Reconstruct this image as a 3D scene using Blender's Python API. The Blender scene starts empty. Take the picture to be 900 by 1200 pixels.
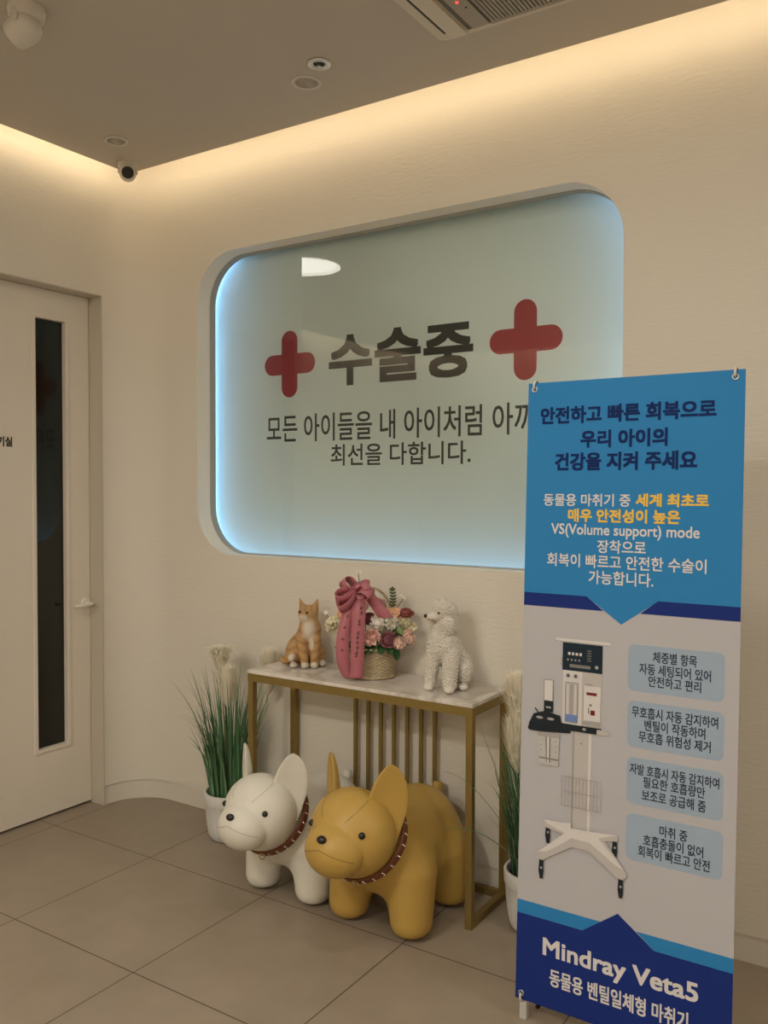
import bpy, bmesh, math, random
import numpy as np
from mathutils import Vector, Matrix, noise
from mathutils.geometry import tessellate_polygon

S = bpy.context.scene
C = S.collection
PI = math.pi

# ------------------------------------------------------------------ camera, world, exposure
def set_camera():
    yaw, pitch, roll, f = math.radians(33.1345), math.radians(1.557), math.radians(0.162), 1017.9
    fw = Vector((-math.sin(yaw)*math.cos(pitch), math.cos(yaw)*math.cos(pitch), -math.sin(pitch)))
    r = Vector((math.cos(yaw), math.sin(yaw), 0)); u = r.cross(fw)
    r2 = r*math.cos(roll) + u*math.sin(roll); u2 = -r*math.sin(roll) + u*math.cos(roll)
    cd = bpy.data.cameras.new('camera'); co = bpy.data.objects.new('camera', cd); C.objects.link(co)
    m = Matrix((r2, u2, -fw)).transposed().to_4x4()
    m.translation = (3.4353, -2.9981, 1.55)
    co.matrix_world = m
    cd.sensor_fit = 'VERTICAL'; cd.sensor_height = 36.0; cd.sensor_width = 27.0
    cd.lens = f/1200*36.0
    cd.clip_start = 0.05
    S.camera = co
set_camera()
S.view_settings.view_transform = 'Standard'; S.view_settings.look = 'None'
S.view_settings.gamma = 1.0; S.view_settings.use_curve_mapping = False
S.view_settings.exposure = 0.20
W = bpy.data.worlds.new('world'); S.world = W; W.use_nodes = True
W.node_tree.nodes['Background'].inputs[0].default_value = (1.0, .8, .6, 1)
W.node_tree.nodes['Background'].inputs[1].default_value = 0.02
COVE_STRENGTH = 14.5
ADDED_LAMP_SCALE = 1.0
CORRIDOR_LAMP_POWER = 4.5
BLUE_STRENGTH = 6.0
try:
    S.cycles.use_denoising = True
    S.cycles.max_bounces = 10; S.cycles.diffuse_bounces = 6
    S.cycles.sample_clamp_indirect = 4.0
except Exception:
    pass

# ------------------------------------------------------------------ materials
def lin(r, g, b):
    f = lambda v: (v/255/12.92) if v/255 <= .04045 else ((v/255+.055)/1.055)**2.4
    return (f(r), f(g), f(b), 1)
def mat(name, col, rough=.5, metal=0, spec=.5, bump=None, var=None, emit=None, emit_strength=1, coat=0):
    m = bpy.data.materials.new(name); m.use_nodes = True
    nt = m.node_tree; p = nt.nodes['Principled BSDF']
    p.inputs['Base Color'].default_value = col; p.inputs['Roughness'].default_value = rough
    p.inputs['Metallic'].default_value = metal; p.inputs['Specular IOR Level'].default_value = spec
    if coat: p.inputs['Coat Weight'].default_value = coat
    if emit:
        p.inputs['Emission Color'].default_value = emit; p.inputs['Emission Strength'].default_value = emit_strength
    tc = None
    if bump or var:
        tc = nt.nodes.new('ShaderNodeTexCoord')
    if var:                                  # var = (scale, amount)
        n = nt.nodes.new('ShaderNodeTexNoise'); n.inputs['Scale'].default_value = var[0]; n.inputs['Detail'].default_value = 4
        nt.links.new(tc.outputs['Object'], n.inputs['Vector'])
        mr = nt.nodes.new('ShaderNodeMapRange'); mr.inputs['To Min'].default_value = 1-var[1]; mr.inputs['To Max'].default_value = 1+var[1]
        nt.links.new(n.outputs['Fac'], mr.inputs['Value'])
        vm = nt.nodes.new('ShaderNodeVectorMath'); vm.operation = 'SCALE'; vm.inputs[0].default_value = col[:3]
        nt.links.new(mr.outputs['Result'], vm.inputs['Scale']); nt.links.new(vm.outputs['Vector'], p.inputs['Base Color'])
    if bump:                                 # bump = (scale xyz, strength, distance)
        mp = nt.nodes.new('ShaderNodeMapping'); mp.inputs['Scale'].default_value = bump[0]
        n = nt.nodes.new('ShaderNodeTexNoise'); n.inputs['Scale'].default_value = 1; n.inputs['Detail'].default_value = 6; n.inputs['Roughness'].default_value = .6
        b = nt.nodes.new('ShaderNodeBump'); b.inputs['Strength'].default_value = bump[1]; b.inputs['Distance'].default_value = bump[2]
        nt.links.new(tc.outputs['Object'], mp.inputs['Vector']); nt.links.new(mp.outputs['Vector'], n.inputs['Vector'])
        nt.links.new(n.outputs['Fac'], b.inputs['Height']); nt.links.new(b.outputs['Normal'], p.inputs['Normal'])
    return m
def emission_mat(name, col, strength):
    m = bpy.data.materials.new(name); m.use_nodes = True; nt = m.node_tree
    nt.nodes.remove(nt.nodes['Principled BSDF'])
    e = nt.nodes.new('ShaderNodeEmission'); e.inputs[0].default_value = col; e.inputs[1].default_value = strength
    nt.links.new(e.outputs[0], nt.nodes['Material Output'].inputs[0]); return m

M = {}
M['wall'] = mat('wall_plaster', (.72, .675, .595, 1), .85, spec=.2, bump=((22, 22, 100), .34, .006))
M['reveal'] = mat('window_reveal_paint', (.84, .79, .69, 1), .6)
M['ceiling'] = mat('ceiling_paint', (.55, .50, .43, 1), .9, spec=.2)
M['base'] = mat('baseboard_paint', (.68, .635, .56, 1), .5)
M['door'] = mat('door_laminate', (.74, .675, .585, 1), .45)
M['door_frame'] = mat('door_frame_paint', (.54, .49, .40, 1), .5)
M['unlit_room_glass'] = mat('door_glass_unlit_room', (.010, .010, .007, 1), .04, spec=.5)  # opaque pane, the darkness of the unlit room behind put into its colour
M['white_metal'] = mat('white_lacquered_metal', (.8, .76, .68, 1), .3)
M['steel'] = mat('brushed_steel', (.75, .74, .72, 1), .28, metal=1)
M['black'] = mat('black_plastic', (.012, .011, .010, 1), .3)
M['letter_dark'] = mat('dark_lettering_film', (.022, .022, .018, 1), .45)
M['red_cross'] = mat('red_lettering_film', (.40, .028, .035, 1), .45)
M['panel'] = mat('frosted_panel', (.86, .91, .855, 1), .75, spec=.15)
M['grey_frame'] = mat('grey_window_frame', (.36, .35, .31, 1), .45)
M['blue_led'] = emission_mat('blue_led_strip', (.26, .51, 1.0, 1), BLUE_STRENGTH)
M['cove_led'] = emission_mat('warm_led_strip', (1.0, .79, .51, 1), COVE_STRENGTH)
M['corridor_led'] = emission_mat('warm_led_strip_corridor', (1.0, .82, .58, 1), COVE_STRENGTH*5.0)
M['lamp_face'] = emission_mat('lamp_diffuser', (1.0, .86, .68, 1), 6.0)
M['lamp_face_dim'] = emission_mat('lamp_diffuser_dim', (1.0, .93, .82, 1), 2.5)
M['plastic_white'] = mat('off_white_plastic', (.62, .58, .51, 1), .4)
M['plastic_cream'] = mat('cream_plastic', (.66, .60, .50, 1), .42)
M['grille'] = mat('grille_plastic', (.36, .325, .27, 1), .55)
M['recess'] = mat('grille_recess', (.14, .125, .10, 1), .7)
M['slot'] = mat('dark_slot', (.05, .045, .036, 1), .7)
M['red_led'] = emission_mat('red_indicator', (1, .06, .05, 1), 2.0)
M['gold'] = mat('brushed_gold_metal', (.30, .215, .070, 1), .45, metal=.7, var=(30, .12))
M['white_leather'] = mat('white_faux_leather', (.69, .665, .59, 1), .42, spec=.4, bump=((160, 160, 160), .10, .003))
M['tan_leather'] = mat('tan_faux_leather', (.47, .30, .072, 1), .42, spec=.4, bump=((160, 160, 160), .10, .003))
M['white_seam'] = mat('white_leather_seam', (.40, .37, .31, 1), .6)
M['tan_seam'] = mat('tan_leather_seam', (.24, .14, .035, 1), .6)
M['collar'] = mat('brown_leather', (.15, .045, .018, 1), .5)
M['stud'] = mat('silver_stud', (.85, .82, .76, 1), .25, metal=.8)
M['brass'] = mat('brass_ring', (.55, .38, .14, 1), .3, metal=1)
M['wicker'] = mat('wicker', (.46, .37, .235, 1), .65, var=(60, .2))
M['ribbon'] = mat('dusty_pink_satin', (.47, .15, .185, 1), .36, spec=.5)
M['pot'] = mat('white_ceramic', (.66, .65, .63, 1), .35)
M['soil'] = mat('dark_soil', (.03, .022, .014, 1), .9)
M['plume'] = mat('cream_plume', (.97, .93, .82, 1), .9, spec=.1)
def translucent(m, col):
    nt = m.node_tree; out = nt.nodes['Material Output']; p = nt.nodes['Principled BSDF']
    t = nt.nodes.new('ShaderNodeBsdfTranslucent'); t.inputs[0].default_value = col
    mx = nt.nodes.new('ShaderNodeMixShader'); mx.inputs[0].default_value = .35
    nt.links.new(p.outputs[0], mx.inputs[1]); nt.links.new(t.outputs[0], mx.inputs[2]); nt.links.new(mx.outputs[0], out.inputs[0])
translucent(M['plume'], (.9, .86, .74, 1))
M['stem'] = mat('plume_stem', (.30, .34, .16, 1), .7)
M['leaf'] = mat('dark_leaf', (.018, .075, .018, 1), .5, var=(40, .3))
M['sprig'] = mat('olive_leaf', (.07, .10, .03, 1), .6)
M['bud'] = mat('green_bud', (.22, .36, .13, 1), .5)
for n, c in dict(petal_pink=(.80, .52, .47), petal_blush=(.82, .60, .51), petal_mauve=(.28, .105, .13), petal_red=(.36, .115, .10),
                 petal_peach=(.86, .58, .40), petal_white=(.84, .80, .72), petal_cream=(.80, .75, .55)).items():
    M[n] = mat(n, c+(1,), .6, spec=.25, var=(90, .1))
# banner inks
M['banner_white'] = mat('banner_print_white', (.475, .465, .495, 1), .6, spec=.12)
M['ink_blue'] = mat('ink_sky_blue', (.030, .215, .50, 1), .6, spec=.12)
M['ink_navy'] = mat('ink_navy', (.012, .030, .19, 1), .6, spec=.12)
M['ink_head'] = mat('ink_headline_navy', (.006, .022, .115, 1), .6, spec=.12)
M['ink_yellow'] = mat('ink_yellow', (.80, .52, .085, 1), .6, spec=.12)
M['ink_white'] = mat('ink_white', (.70, .67, .66, 1), .6, spec=.12)
M['ink_panel'] = mat('ink_pale_blue', (.335, .42, .53, 1), .6, spec=.12)
M['ink_text'] = mat('ink_charcoal', (.03, .035, .06, 1), .6, spec=.12)
for n, c in dict(p_grey=(.50, .47, .46), p_light=(.66, .63, .62), p_mid=(.38, .355, .35), p_dark=(.018, .024, .03), p_screen=(.016, .028, .042),
                 p_blue=(.16, .24, .52), p_red=(.17, .02, .03), p_clear=(.50, .48, .46), p_steel=(.22, .21, .20)).items():
    M[n] = mat('print_'+n, c+(1,), .6, spec=.12)

def marble_mat():
    m = mat('pale_marble', (.66, .60, .53, 1), .22)
    nt = m.node_tree; p = nt.nodes['Principled BSDF']
    tc = nt.nodes.new('ShaderNodeTexCoord'); n = nt.nodes.new('ShaderNodeTexNoise')
    n.inputs['Scale'].default_value = 5; n.inputs['Detail'].default_value = 8; n.inputs['Distortion'].default_value = 1.6
    cr = nt.nodes.new('ShaderNodeValToRGB')
    cr.color_ramp.elements[0].position = .38; cr.color_ramp.elements[0].color = (.50, .45, .40, 1)
    cr.color_ramp.elements[1].position = .56; cr.color_ramp.elements[1].color = (.74, .69, .63, 1)
    nt.links.new(tc.outputs['Object'], n.inputs['Vector']); nt.links.new(n.outputs['Fac'], cr.inputs['Fac'])
    nt.links.new(cr.outputs['Color'], p.inputs['Base Color']); return m
M['marble'] = marble_mat()

def floor_mat():
    m = mat('stone_tile', (.30, .25, .2, 1), .42, spec=.35)
    nt = m.node_tree; p = nt.nodes['Principled BSDF']
    tc = nt.nodes.new('ShaderNodeTexCoord'); sep = nt.nodes.new('ShaderNodeSeparateXYZ')
    nt.links.new(tc.outputs['Object'], sep.inputs[0])
    def mth(op, a, b=None):
        n = nt.nodes.new('ShaderNodeMath'); n.operation = op
        for i, v in enumerate((a, b)):
            if v is None: continue
            if isinstance(v, (int, float)): n.inputs[i].default_value = v
            else: nt.links.new(v, n.inputs[i])
        return n.outputs[0]
    T = .6245; ds = []
    for k, off in ((0, .647), (1, -.518)):
        v = mth('SUBTRACT', sep.outputs[k], off-100*T)
        f = mth('FLOORED_MODULO', v, T)
        ds.append(mth('MINIMUM', f, mth('SUBTRACT', T, f)))
    d = mth('MINIMUM', ds[0], ds[1])
    g = mth('LESS_THAN', d, .0021)
    n = nt.nodes.new('ShaderNodeTexNoise'); n.inputs['Scale'].default_value = 3.5; n.inputs['Detail'].default_value = 8; n.inputs['Roughness'].default_value = .65
    nt.links.new(tc.outputs['Object'], n.inputs['Vector'])
    cr = nt.nodes.new('ShaderNodeValToRGB')
    cr.color_ramp.elements[0].position = .3; cr.color_ramp.elements[0].color = (.285, .232, .175, 1)
    cr.color_ramp.elements[1].position = .7; cr.color_ramp.elements[1].color = (.335, .275, .212, 1)
    nt.links.new(n.outputs['Fac'], cr.inputs['Fac'])
    mx = nt.nodes.new('ShaderNodeMix'); mx.data_type = 'RGBA'
    nt.links.new(g, mx.inputs['Factor']); nt.links.new(cr.outputs['Color'], mx.inputs['A']); mx.inputs['B'].default_value = (.085, .062, .042, 1)
    nt.links.new(mx.outputs['Result'], p.inputs['Base Color'])
    b = nt.nodes.new('ShaderNodeBump'); b.inputs['Strength'].default_value = .5; b.inputs['Distance'].default_value = .002; b.invert = True
    nt.links.new(g, b.inputs['Height']); nt.links.new(b.outputs['Normal'], p.inputs['Normal'])
    return m
M['floor'] = floor_mat()

def pane_mat(front):
    m = bpy.data.materials.new('clear_glass_front' if front else 'clear_glass'); m.use_nodes = True; nt = m.node_tree
    nt.nodes.remove(nt.nodes['Principled BSDF']); out = nt.nodes['Material Output']
    t = nt.nodes.new('ShaderNodeBsdfTransparent'); t.inputs[0].default_value = (.97, .985, .975, 1)
    if not front:
        nt.links.new(t.outputs[0], out.inputs[0]); return m
    g = nt.nodes.new('ShaderNodeBsdfGlossy'); g.inputs['Roughness'].default_value = .0
    f = nt.nodes.new('ShaderNodeFresnel'); f.inputs['IOR'].default_value = 1.7
    mx = nt.nodes.new('ShaderNodeMixShader')
    nt.links.new(f.outputs[0], mx.inputs[0]); nt.links.new(t.outputs[0], mx.inputs[1]); nt.links.new(g.outputs[0], mx.inputs[2])
    nt.links.new(mx.outputs[0], out.inputs[0]); return m
M['pane_front'] = pane_mat(True); M['pane_back'] = pane_mat(False)

def attr_mat(name, rough=.6, bump=None):
    m = mat(name, (1, 1, 1, 1), rough, bump=bump, spec=.3)
    nt = m.node_tree; a = nt.nodes.new('ShaderNodeAttribute'); a.attribute_name = 'tint'
    nt.links.new(a.outputs['Color'], nt.nodes['Principled BSDF'].inputs['Base Color']); return m
M['cat_coat'] = attr_mat('painted_cat_coat', .55, ((260, 260, 260), .25, .002))
M['poodle_coat'] = attr_mat('painted_poodle_coat', .6, ((420, 420, 420), .35, .002))
M['grass'] = attr_mat('artificial_grass', .55)

# ------------------------------------------------------------------ helpers
class MB:
    """collects shapes and links them as one mesh object"""
    def __init__(self): self.v = []; self.f = []; self.mi = []; self.cur = 0
    def add(self, vs, fs):
        o = len(self.v); self.v += [tuple(p) for p in vs]; self.f += [tuple(i+o for i in q) for q in fs]; self.mi += [self.cur]*len(fs)
    def box(self, x0, x1, y0, y1, z0, z1, mtx=None):
        vs = [Vector((x, y, z)) for x in (x0, x1) for y in (y0, y1) for z in (z0, z1)]
        if mtx: vs = [mtx @ p for p in vs]
        self.add(vs, [(0, 1, 3, 2), (4, 6, 7, 5), (0, 4, 5, 1), (2, 3, 7, 6), (0, 2, 6, 4), (1, 5, 7, 3)])
    def tube(self, pts, r, seg=10, caps=True):
        pts = [Vector(p) for p in pts]; n = len(pts); rs = r if isinstance(r, (list, tuple)) else [r]*n
        rings = []; prev = None
        for i, p in enumerate(pts):
            t = (pts[min(i+1, n-1)] - pts[max(i-1, 0)]).normalized()
            if prev is None: a = t.orthogonal().normalized()
            else: a = (prev - t*prev.dot(t)).normalized()
            prev = a; b = t.cross(a)
            rings.append([p + (a*math.cos(2*PI*k/seg) + b*math.sin(2*PI*k/seg))*rs[i] for k in range(seg)])
        vs = [q for R in rings for q in R]; fs = []
        for i in range(n-1):
            for k in range(seg):
                fs.append((i*seg+k, i*seg+(k+1) % seg, (i+1)*seg+(k+1) % seg, (i+1)*seg+k))
        if caps: fs.append(tuple(range(seg))[::-1]); fs.append(tuple((n-1)*seg+k for k in range(seg)))
        self.add(vs, fs)
    def lathe(self, prof, seg=32, c=(0, 0, 0), rmod=None, mtx=None, close_ends=True):
        vs = []; fs = []; n = len(prof)
        for i, (r, z) in enumerate(prof):
            for k in range(seg):
                a = 2*PI*k/seg; rr = rmod(r, z, a) if rmod else r
                vs.append(Vector((rr*math.cos(a), rr*math.sin(a), z)))
        for i in range(n-1):
            for k in range(seg):
                fs.append((i*seg+k, i*seg+(k+1) % seg, (i+1)*seg+(k+1) % seg, (i+1)*seg+k))
        if close_ends: fs.append(tuple(range(seg))[::-1]); fs.append(tuple((n-1)*seg+k for k in range(seg)))
        vs = [(mtx @ p if mtx else p + Vector(c)) for p in vs]
        self.add(vs, fs)
    def ball(self, c, r, seg=16, rings=10, mtx=None):
        r = r if isinstance(r, (tuple, list)) else (r, r, r)
        vs = [(0, 0, -1)]; fs = []
        for i in range(1, rings):
            t = PI*i/rings - PI/2
            for k in range(seg): vs.append((math.cos(t)*math.cos(2*PI*k/seg), math.cos(t)*math.sin(2*PI*k/seg), math.sin(t)))
        vs.append((0, 0, 1)); L = len(vs)-1
        for k in range(seg):
            fs.append((0, 1+(k+1) % seg, 1+k)); fs.append((L, L-seg+k, L-seg+(k+1) % seg))
        for i in range(rings-2):
            for k in range(seg):
                fs.append((1+i*seg+k, 1+i*seg+(k+1) % seg, 1+(i+1)*seg+(k+1) % seg, 1+(i+1)*seg+k))
        out = []
        for p in vs:
            q = Vector((p[0]*r[0], p[1]*r[1], p[2]*r[2]))
            if mtx: q = mtx @ q
            out.append(q + Vector(c))
        self.add(out, fs)
    def strip(self, pts, wid):
        """ribbon along pts with a half-width vector at each point"""
        vs = []
        for p, w in zip(pts, wid): vs += [Vector(p)-Vector(w), Vector(p)+Vector(w)]
        self.add(vs, [(2*i, 2*i+1, 2*i+3, 2*i+2) for i in range(len(pts)-1)])
    def build(self, name, m, parent=None, smooth=False, solid=0, bevel=0, angle=None, loc=None, recalc=True):
        me = bpy.data.meshes.new(name); me.from_pydata(self.v, [], self.f)
        for x in (m if isinstance(m, (list, tuple)) else [m]): me.materials.append(x)
        for p, i in zip(me.polygons, self.mi): p.material_index = i
        return link_mesh(name, me, parent, smooth, solid, bevel, angle, loc, recalc)

def link_mesh(name, me, parent=None, smooth=False, solid=0, bevel=0, angle=None, loc=None, recalc=True):
    if recalc:
        bm = bmesh.new(); bm.from_mesh(me); bmesh.ops.recalc_face_normals(bm, faces=bm.faces)
        if bevel:
            es = [e for e in bm.edges if len(e.link_faces) == 2 and e.calc_face_angle(0) > .6]
            bmesh.ops.bevel(bm, geom=es, offset=bevel, segments=2, affect='EDGES', profile=.6)
        if solid:
            bmesh.ops.solidify(bm, geom=bm.faces[:], thickness=solid)
        bm.to_mesh(me); bm.free()
    if smooth:
        for p in me.polygons: p.use_smooth = True
        if angle:
            try: me.set_sharp_from_angle(angle=angle)
            except Exception: pass
    me.update()
    o = bpy.data.objects.new(name, me); C.objects.link(o)
    if loc: o.location = loc
    if parent: o.parent = parent
    return o

def tag(o, label=None, cat=None, group=None, kind=None):
    if label: o['label'] = label
    if cat: o['category'] = cat
    if group: o['group'] = group
    if kind: o['kind'] = kind
    return o
def thing(name, label, cat, loc=(0, 0, 0), rz=0, group=None, kind=None):
    o = bpy.data.objects.new(name, None); C.objects.link(o); o.empty_display_size = .05
    o.location = loc; o.rotation_euler = (0, 0, rz)
    return tag(o, label, cat, group, kind)
def copy_tree(o, parent=None):
    c = o.copy(); C.objects.link(c)
    if parent: c.parent = parent
    for ch in list(o.children): copy_tree(ch, c)
    return c

_font_curve = None
def text_geo(body):
    cu = bpy.data.curves.new('lettering', 'FONT'); cu.body = body; cu.resolution_u = 3
    o = bpy.data.objects.new('lettering', cu); C.objects.link(o)
    dg = bpy.context.evaluated_depsgraph_get()
    me = bpy.data.meshes.new_from_object(o.evaluated_get(dg))
    vs = [tuple(v.co) for v in me.vertices]; fs = [tuple(p.vertices) for p in me.polygons]
    bpy.data.objects.remove(o); bpy.data.curves.remove(cu); bpy.data.meshes.remove(me)
    return vs, fs
def text_into(mb, body, x0, x1, z0, z1, bold, put):
    """lettering fitted to a box; heavier weights come from stroke overprints"""
    vs, fs = text_geo(body)
    xs = [v[0] for v in vs]; ys = [v[1] for v in vs]
    a0, a1, b0, b1 = min(xs), max(xs), min(ys), max(ys)
    x0 += bold; x1 -= bold; z0 += bold; z1 -= bold
    offs = [(0, 0)] if bold <= 0 else [(bold*i, bold*j) for i in (-1, 0, 1) for j in (-1, 0, 1) if i or j]
    for q, (dx, dz) in enumerate(offs):
        mb.add([put(dx+x0+(v[0]-a0)/(a1-a0)*(x1-x0), dz+z0+(v[1]-b0)/(b1-b0)*(z1-z0), q*.00004) for v in vs], fs)

def rrect(x0, x1, z0, z1, r, seg=12):
    pts = []
    for cx, cz, a0 in ((x1-r, z1-r, 0), (x0+r, z1-r, PI/2), (x0+r, z0+r, PI), (x1-r, z0+r, 1.5*PI)):
        for k in range(seg+1):
            a = a0 + PI/2*k/seg; pts.append((cx+r*math.cos(a), cz+r*math.sin(a)))
    return pts

# signed-distance modelling ----------------------------------------------------
def V(*p): return np.array(p, float)
def s_ell(P, c, r):
    p = P-V(*c); r = V(*r); k0 = np.linalg.norm(p/r, axis=-1); k1 = np.linalg.norm(p/(r*r), axis=-1)
    return k0*(k0-1)/np.maximum(k1, 1e-9)
def s_cap(P, a, b, ra, rb):
    a = V(*a); b = V(*b); pa = P-a; ba = b-a
    h = np.clip((pa@ba)/(ba@ba), 0, 1)
    return np.linalg.norm(pa-h[..., None]*ba, axis=-1) - (ra+(rb-ra)*h)
def smin(a, b, k):
    h = np.maximum(k-np.abs(a-b), 0)/k
    return np.minimum(a, b) - h*h*k*.25
def smax(a, b, k): return -smin(-a, -b, k)
def sdf_mesh(f, lo, hi, cell):
    lo = V(*lo); hi = V(*hi); n = np.ceil((hi-lo)/cell).astype(int)+1
    ax = [lo[i]+cell*np.arange(n[i]) for i in range(3)]
    G = np.stack(np.meshgrid(*ax, indexing='ij'), -1)
    D = f(G)
    ins = D < 0
    acc = np.zeros(tuple(n-1)+(3,)); cnt = np.zeros(tuple(n-1))
    sl = lambda o: tuple(slice(o[i], n[i]-1+o[i]) for i in range(3))
    corners = [(i, j, k) for i in (0, 1) for j in (0, 1) for k in (0, 1)]
    for ca in corners:
        for d in range(3):
            if ca[d]: continue
            cb = list(ca); cb[d] = 1; cb = tuple(cb)
            A = D[sl(ca)]; B = D[sl(cb)]; x = (A < 0) != (B < 0)
            t = np.where(x, A/np.where(x, A-B, 1), 0)
            for q in range(3):
                acc[..., q] += np.where(x, ca[q] + (t if q == d else 0), 0)
            cnt += x
    act = cnt > 0
    idx = -np.ones(tuple(n-1), int); idx[act] = np.arange(act.sum())
    cells = np.argwhere(act)
    vs = lo + cell*(cells + acc[act]/cnt[act][:, None])
    faces = []
    for d in range(3):
        e1, e2 = [(1, 2), (2, 0), (0, 1)][d]
        A = ins; B = np.roll(ins, -1, axis=d)
        x = A != B
        it = np.argwhere(x)
        ok = (it[:, d] < n[d]-1) & (it[:, e1] > 0) & (it[:, e2] > 0) & (it[:, e1] < n[e1]-1) & (it[:, e2] < n[e2]-1)
        it = it[ok]
        def cid(o1, o2):
            q = it.copy(); q[:, e1] += o1; q[:, e2] += o2
            return idx[q[:, 0], q[:, 1], q[:, 2]]
        Q = np.stack([cid(-1, -1), cid(0, -1), cid(0, 0), cid(-1, 0)], 1)
        inside = A[it[:, 0], it[:, 1], it[:, 2]]
        Q[~inside] = Q[~inside][:, ::-1]
        faces.append(Q)
    F = np.concatenate(faces); F = F[(F >= 0).all(1)]
    h = cell*.25                                  # pull the vertices onto the surface
    for _ in range(2):
        d = f(vs); g = np.stack([f(vs+h*np.eye(3)[q])-f(vs-h*np.eye(3)[q]) for q in range(3)], -1)/(2*h)
        g2 = np.maximum((g*g).sum(-1), .2)
        vs = vs - np.clip(d/g2, -cell*.5, cell*.5)[:, None]*g
    return vs, F
def sdf_obj(name, f, lo, hi, cell, m, parent, tint=None, scale=1):
    vs, F = sdf_mesh(f, lo, hi, cell)
    me = bpy.data.meshes.new(name); me.from_pydata((vs*scale).tolist(), [], F.tolist()); me.materials.append(m)
    if tint is not None:
        col = tint(vs); a = me.attributes.new('tint', 'FLOAT_COLOR', 'POINT')
        a.data.foreach_set('color', np.concatenate([col, np.ones((len(col), 1))], 1).astype(np.float32).ravel())
    return link_mesh(name, me, parent, smooth=True, recalc=False)

# ------------------------------------------------------------------ the room
CZ = 3.05; HZ = 3.26                        # ceiling panel, slab over the cove
X0, X1, Y1, SX = 0.0, 7.2, -5.6, -1.85      # room, side corridor
def struct(name, mb, m, label, cat, **k):
    return tag(mb.build(name, m, **k), label, cat, kind='structure')
b = MB(); b.box(SX-.2, X1+.2, Y1-.2, .5, -.12, 0)
struct('floor', b, M['floor'], 'brown grey stone tile floor with thin dark joints', 'floor')
# dropped ceiling panel with a cove gap along the walls
b = MB()
poly = [(.123, -.155), (7.05, -.155), (7.05, -5.45), (-1.72, -5.45), (-1.72, -1.07), (.123, -1.07)]
n = len(poly)
b.add([(x, y, CZ) for x, y in poly]+[(x, y, CZ+.1) for x, y in poly],
      [tuple(range(n))[::-1], tuple(range(n, 2*n))]+[(i, (i+1) % n, n+(i+1) % n, n+i) for i in range(n)])
struct('ceiling', b, M['ceiling'], 'flat taupe dropped ceiling panel with glowing cove edge', 'ceiling')
b = MB(); b.box(SX-.2, X1+.2, Y1-.2, .5, HZ, HZ+.1)
struct('ceiling_slab', b, M['ceiling'], 'upper ceiling above the light cove', 'ceiling')

# back wall, rounded corner, window opening
WX0, WX1, WZ0, WZ1, WR = .411, 2.469, 1.236, 2.650, .225
WD = .12
hole = rrect(WX0, WX1, WZ0, WZ1, WR, 14)
BZ = .092
b = MB()
RC = .22
prof = [(-.2, -.225), (0, -.225)] + [(RC-RC*math.cos(a), -RC+RC*math.sin(a)) for a in [PI/2*k/16 for k in range(0, 17)]] + [(.3, 0)]
for (xa, ya), (xb, yb) in zip(prof, prof[1:]):
    b.add([(xa, ya, BZ), (xb, yb, BZ), (xb, yb, HZ), (xa, ya, HZ)], [(0, 1, 2, 3)])
b.add([(x, y, BZ) for x, y in prof]+[(.3, .12, BZ), (-.2, .12, BZ)], [tuple(range(len(prof)+2))])
b.add([(-.2, -.225, 0), (0, -.225, 0), (0, -.225, BZ), (-.2, -.225, BZ)], [(0, 1, 2, 3)])
outer = [(.3, BZ), (X1+.1, BZ), (X1+.1, HZ), (.3, HZ)]
tri = tessellate_polygon([[Vector((x, z, 0)) for x, z in outer], [Vector((x, z, 0)) for x, z in hole]])
b.add([(x, 0, z) for x, z in outer+hole], [tuple(t) for t in tri])
b.add([(.3, 0, BZ), (X1+.1, 0, BZ), (X1+.1, .12, BZ), (.3, .12, BZ)], [(0, 1, 2, 3)])
wb = b.build('wall_back', M['wall'], recalc=False)
bm = bmesh.new(); bm.from_mesh(wb.data); bmesh.ops.remove_doubles(bm, verts=bm.verts, dist=1e-5)
bmesh.ops.recalc_face_normals(bm, faces=bm.faces)
ref = max(bm.faces, key=lambda f: f.calc_area())
if ref.normal.y > 0:
    bmesh.ops.reverse_faces(bm, faces=bm.faces)
bm.to_mesh(wb.data); bm.free()
for p in wb.data.polygons: p.use_smooth = True
wb.data.set_sharp_from_angle(angle=.3)
tag(wb, 'cream textured plaster wall with rounded corner and window niche', 'wall', kind='structure')
# baseboard, set back below the plaster
b = MB()
off = .006
pr = [(0, -.225)] + [(RC-RC*math.cos(a), -RC+RC*math.sin(a)) for a in [PI/2*k/16 for k in range(17)]] + [(X1+.1, 0)]
pin = []
for i, (x, y) in enumerate(pr):
    if i == 0: pin.append((-off, y))
    elif i == len(pr)-1: pin.append((x, off))
    else:
        dx, dy = x-RC, y+RC; l = math.hypot(dx, dy) or 1; pin.append((x+dx/l*off, y+dy/l*off))
for (xa, ya), (xb, yb) in zip(pin, pin[1:]):
    b.add([(xa, ya, 0), (xb, yb, 0), (xb, yb, BZ+.002), (xa, ya, BZ+.002)], [(0, 1, 2, 3)])
bb = b.build('baseboard_back', M['base'], smooth=True, angle=.5, recalc=False)
tag(bb, 'cream flush baseboard following the rounded corner', 'baseboard', kind='structure')

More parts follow.
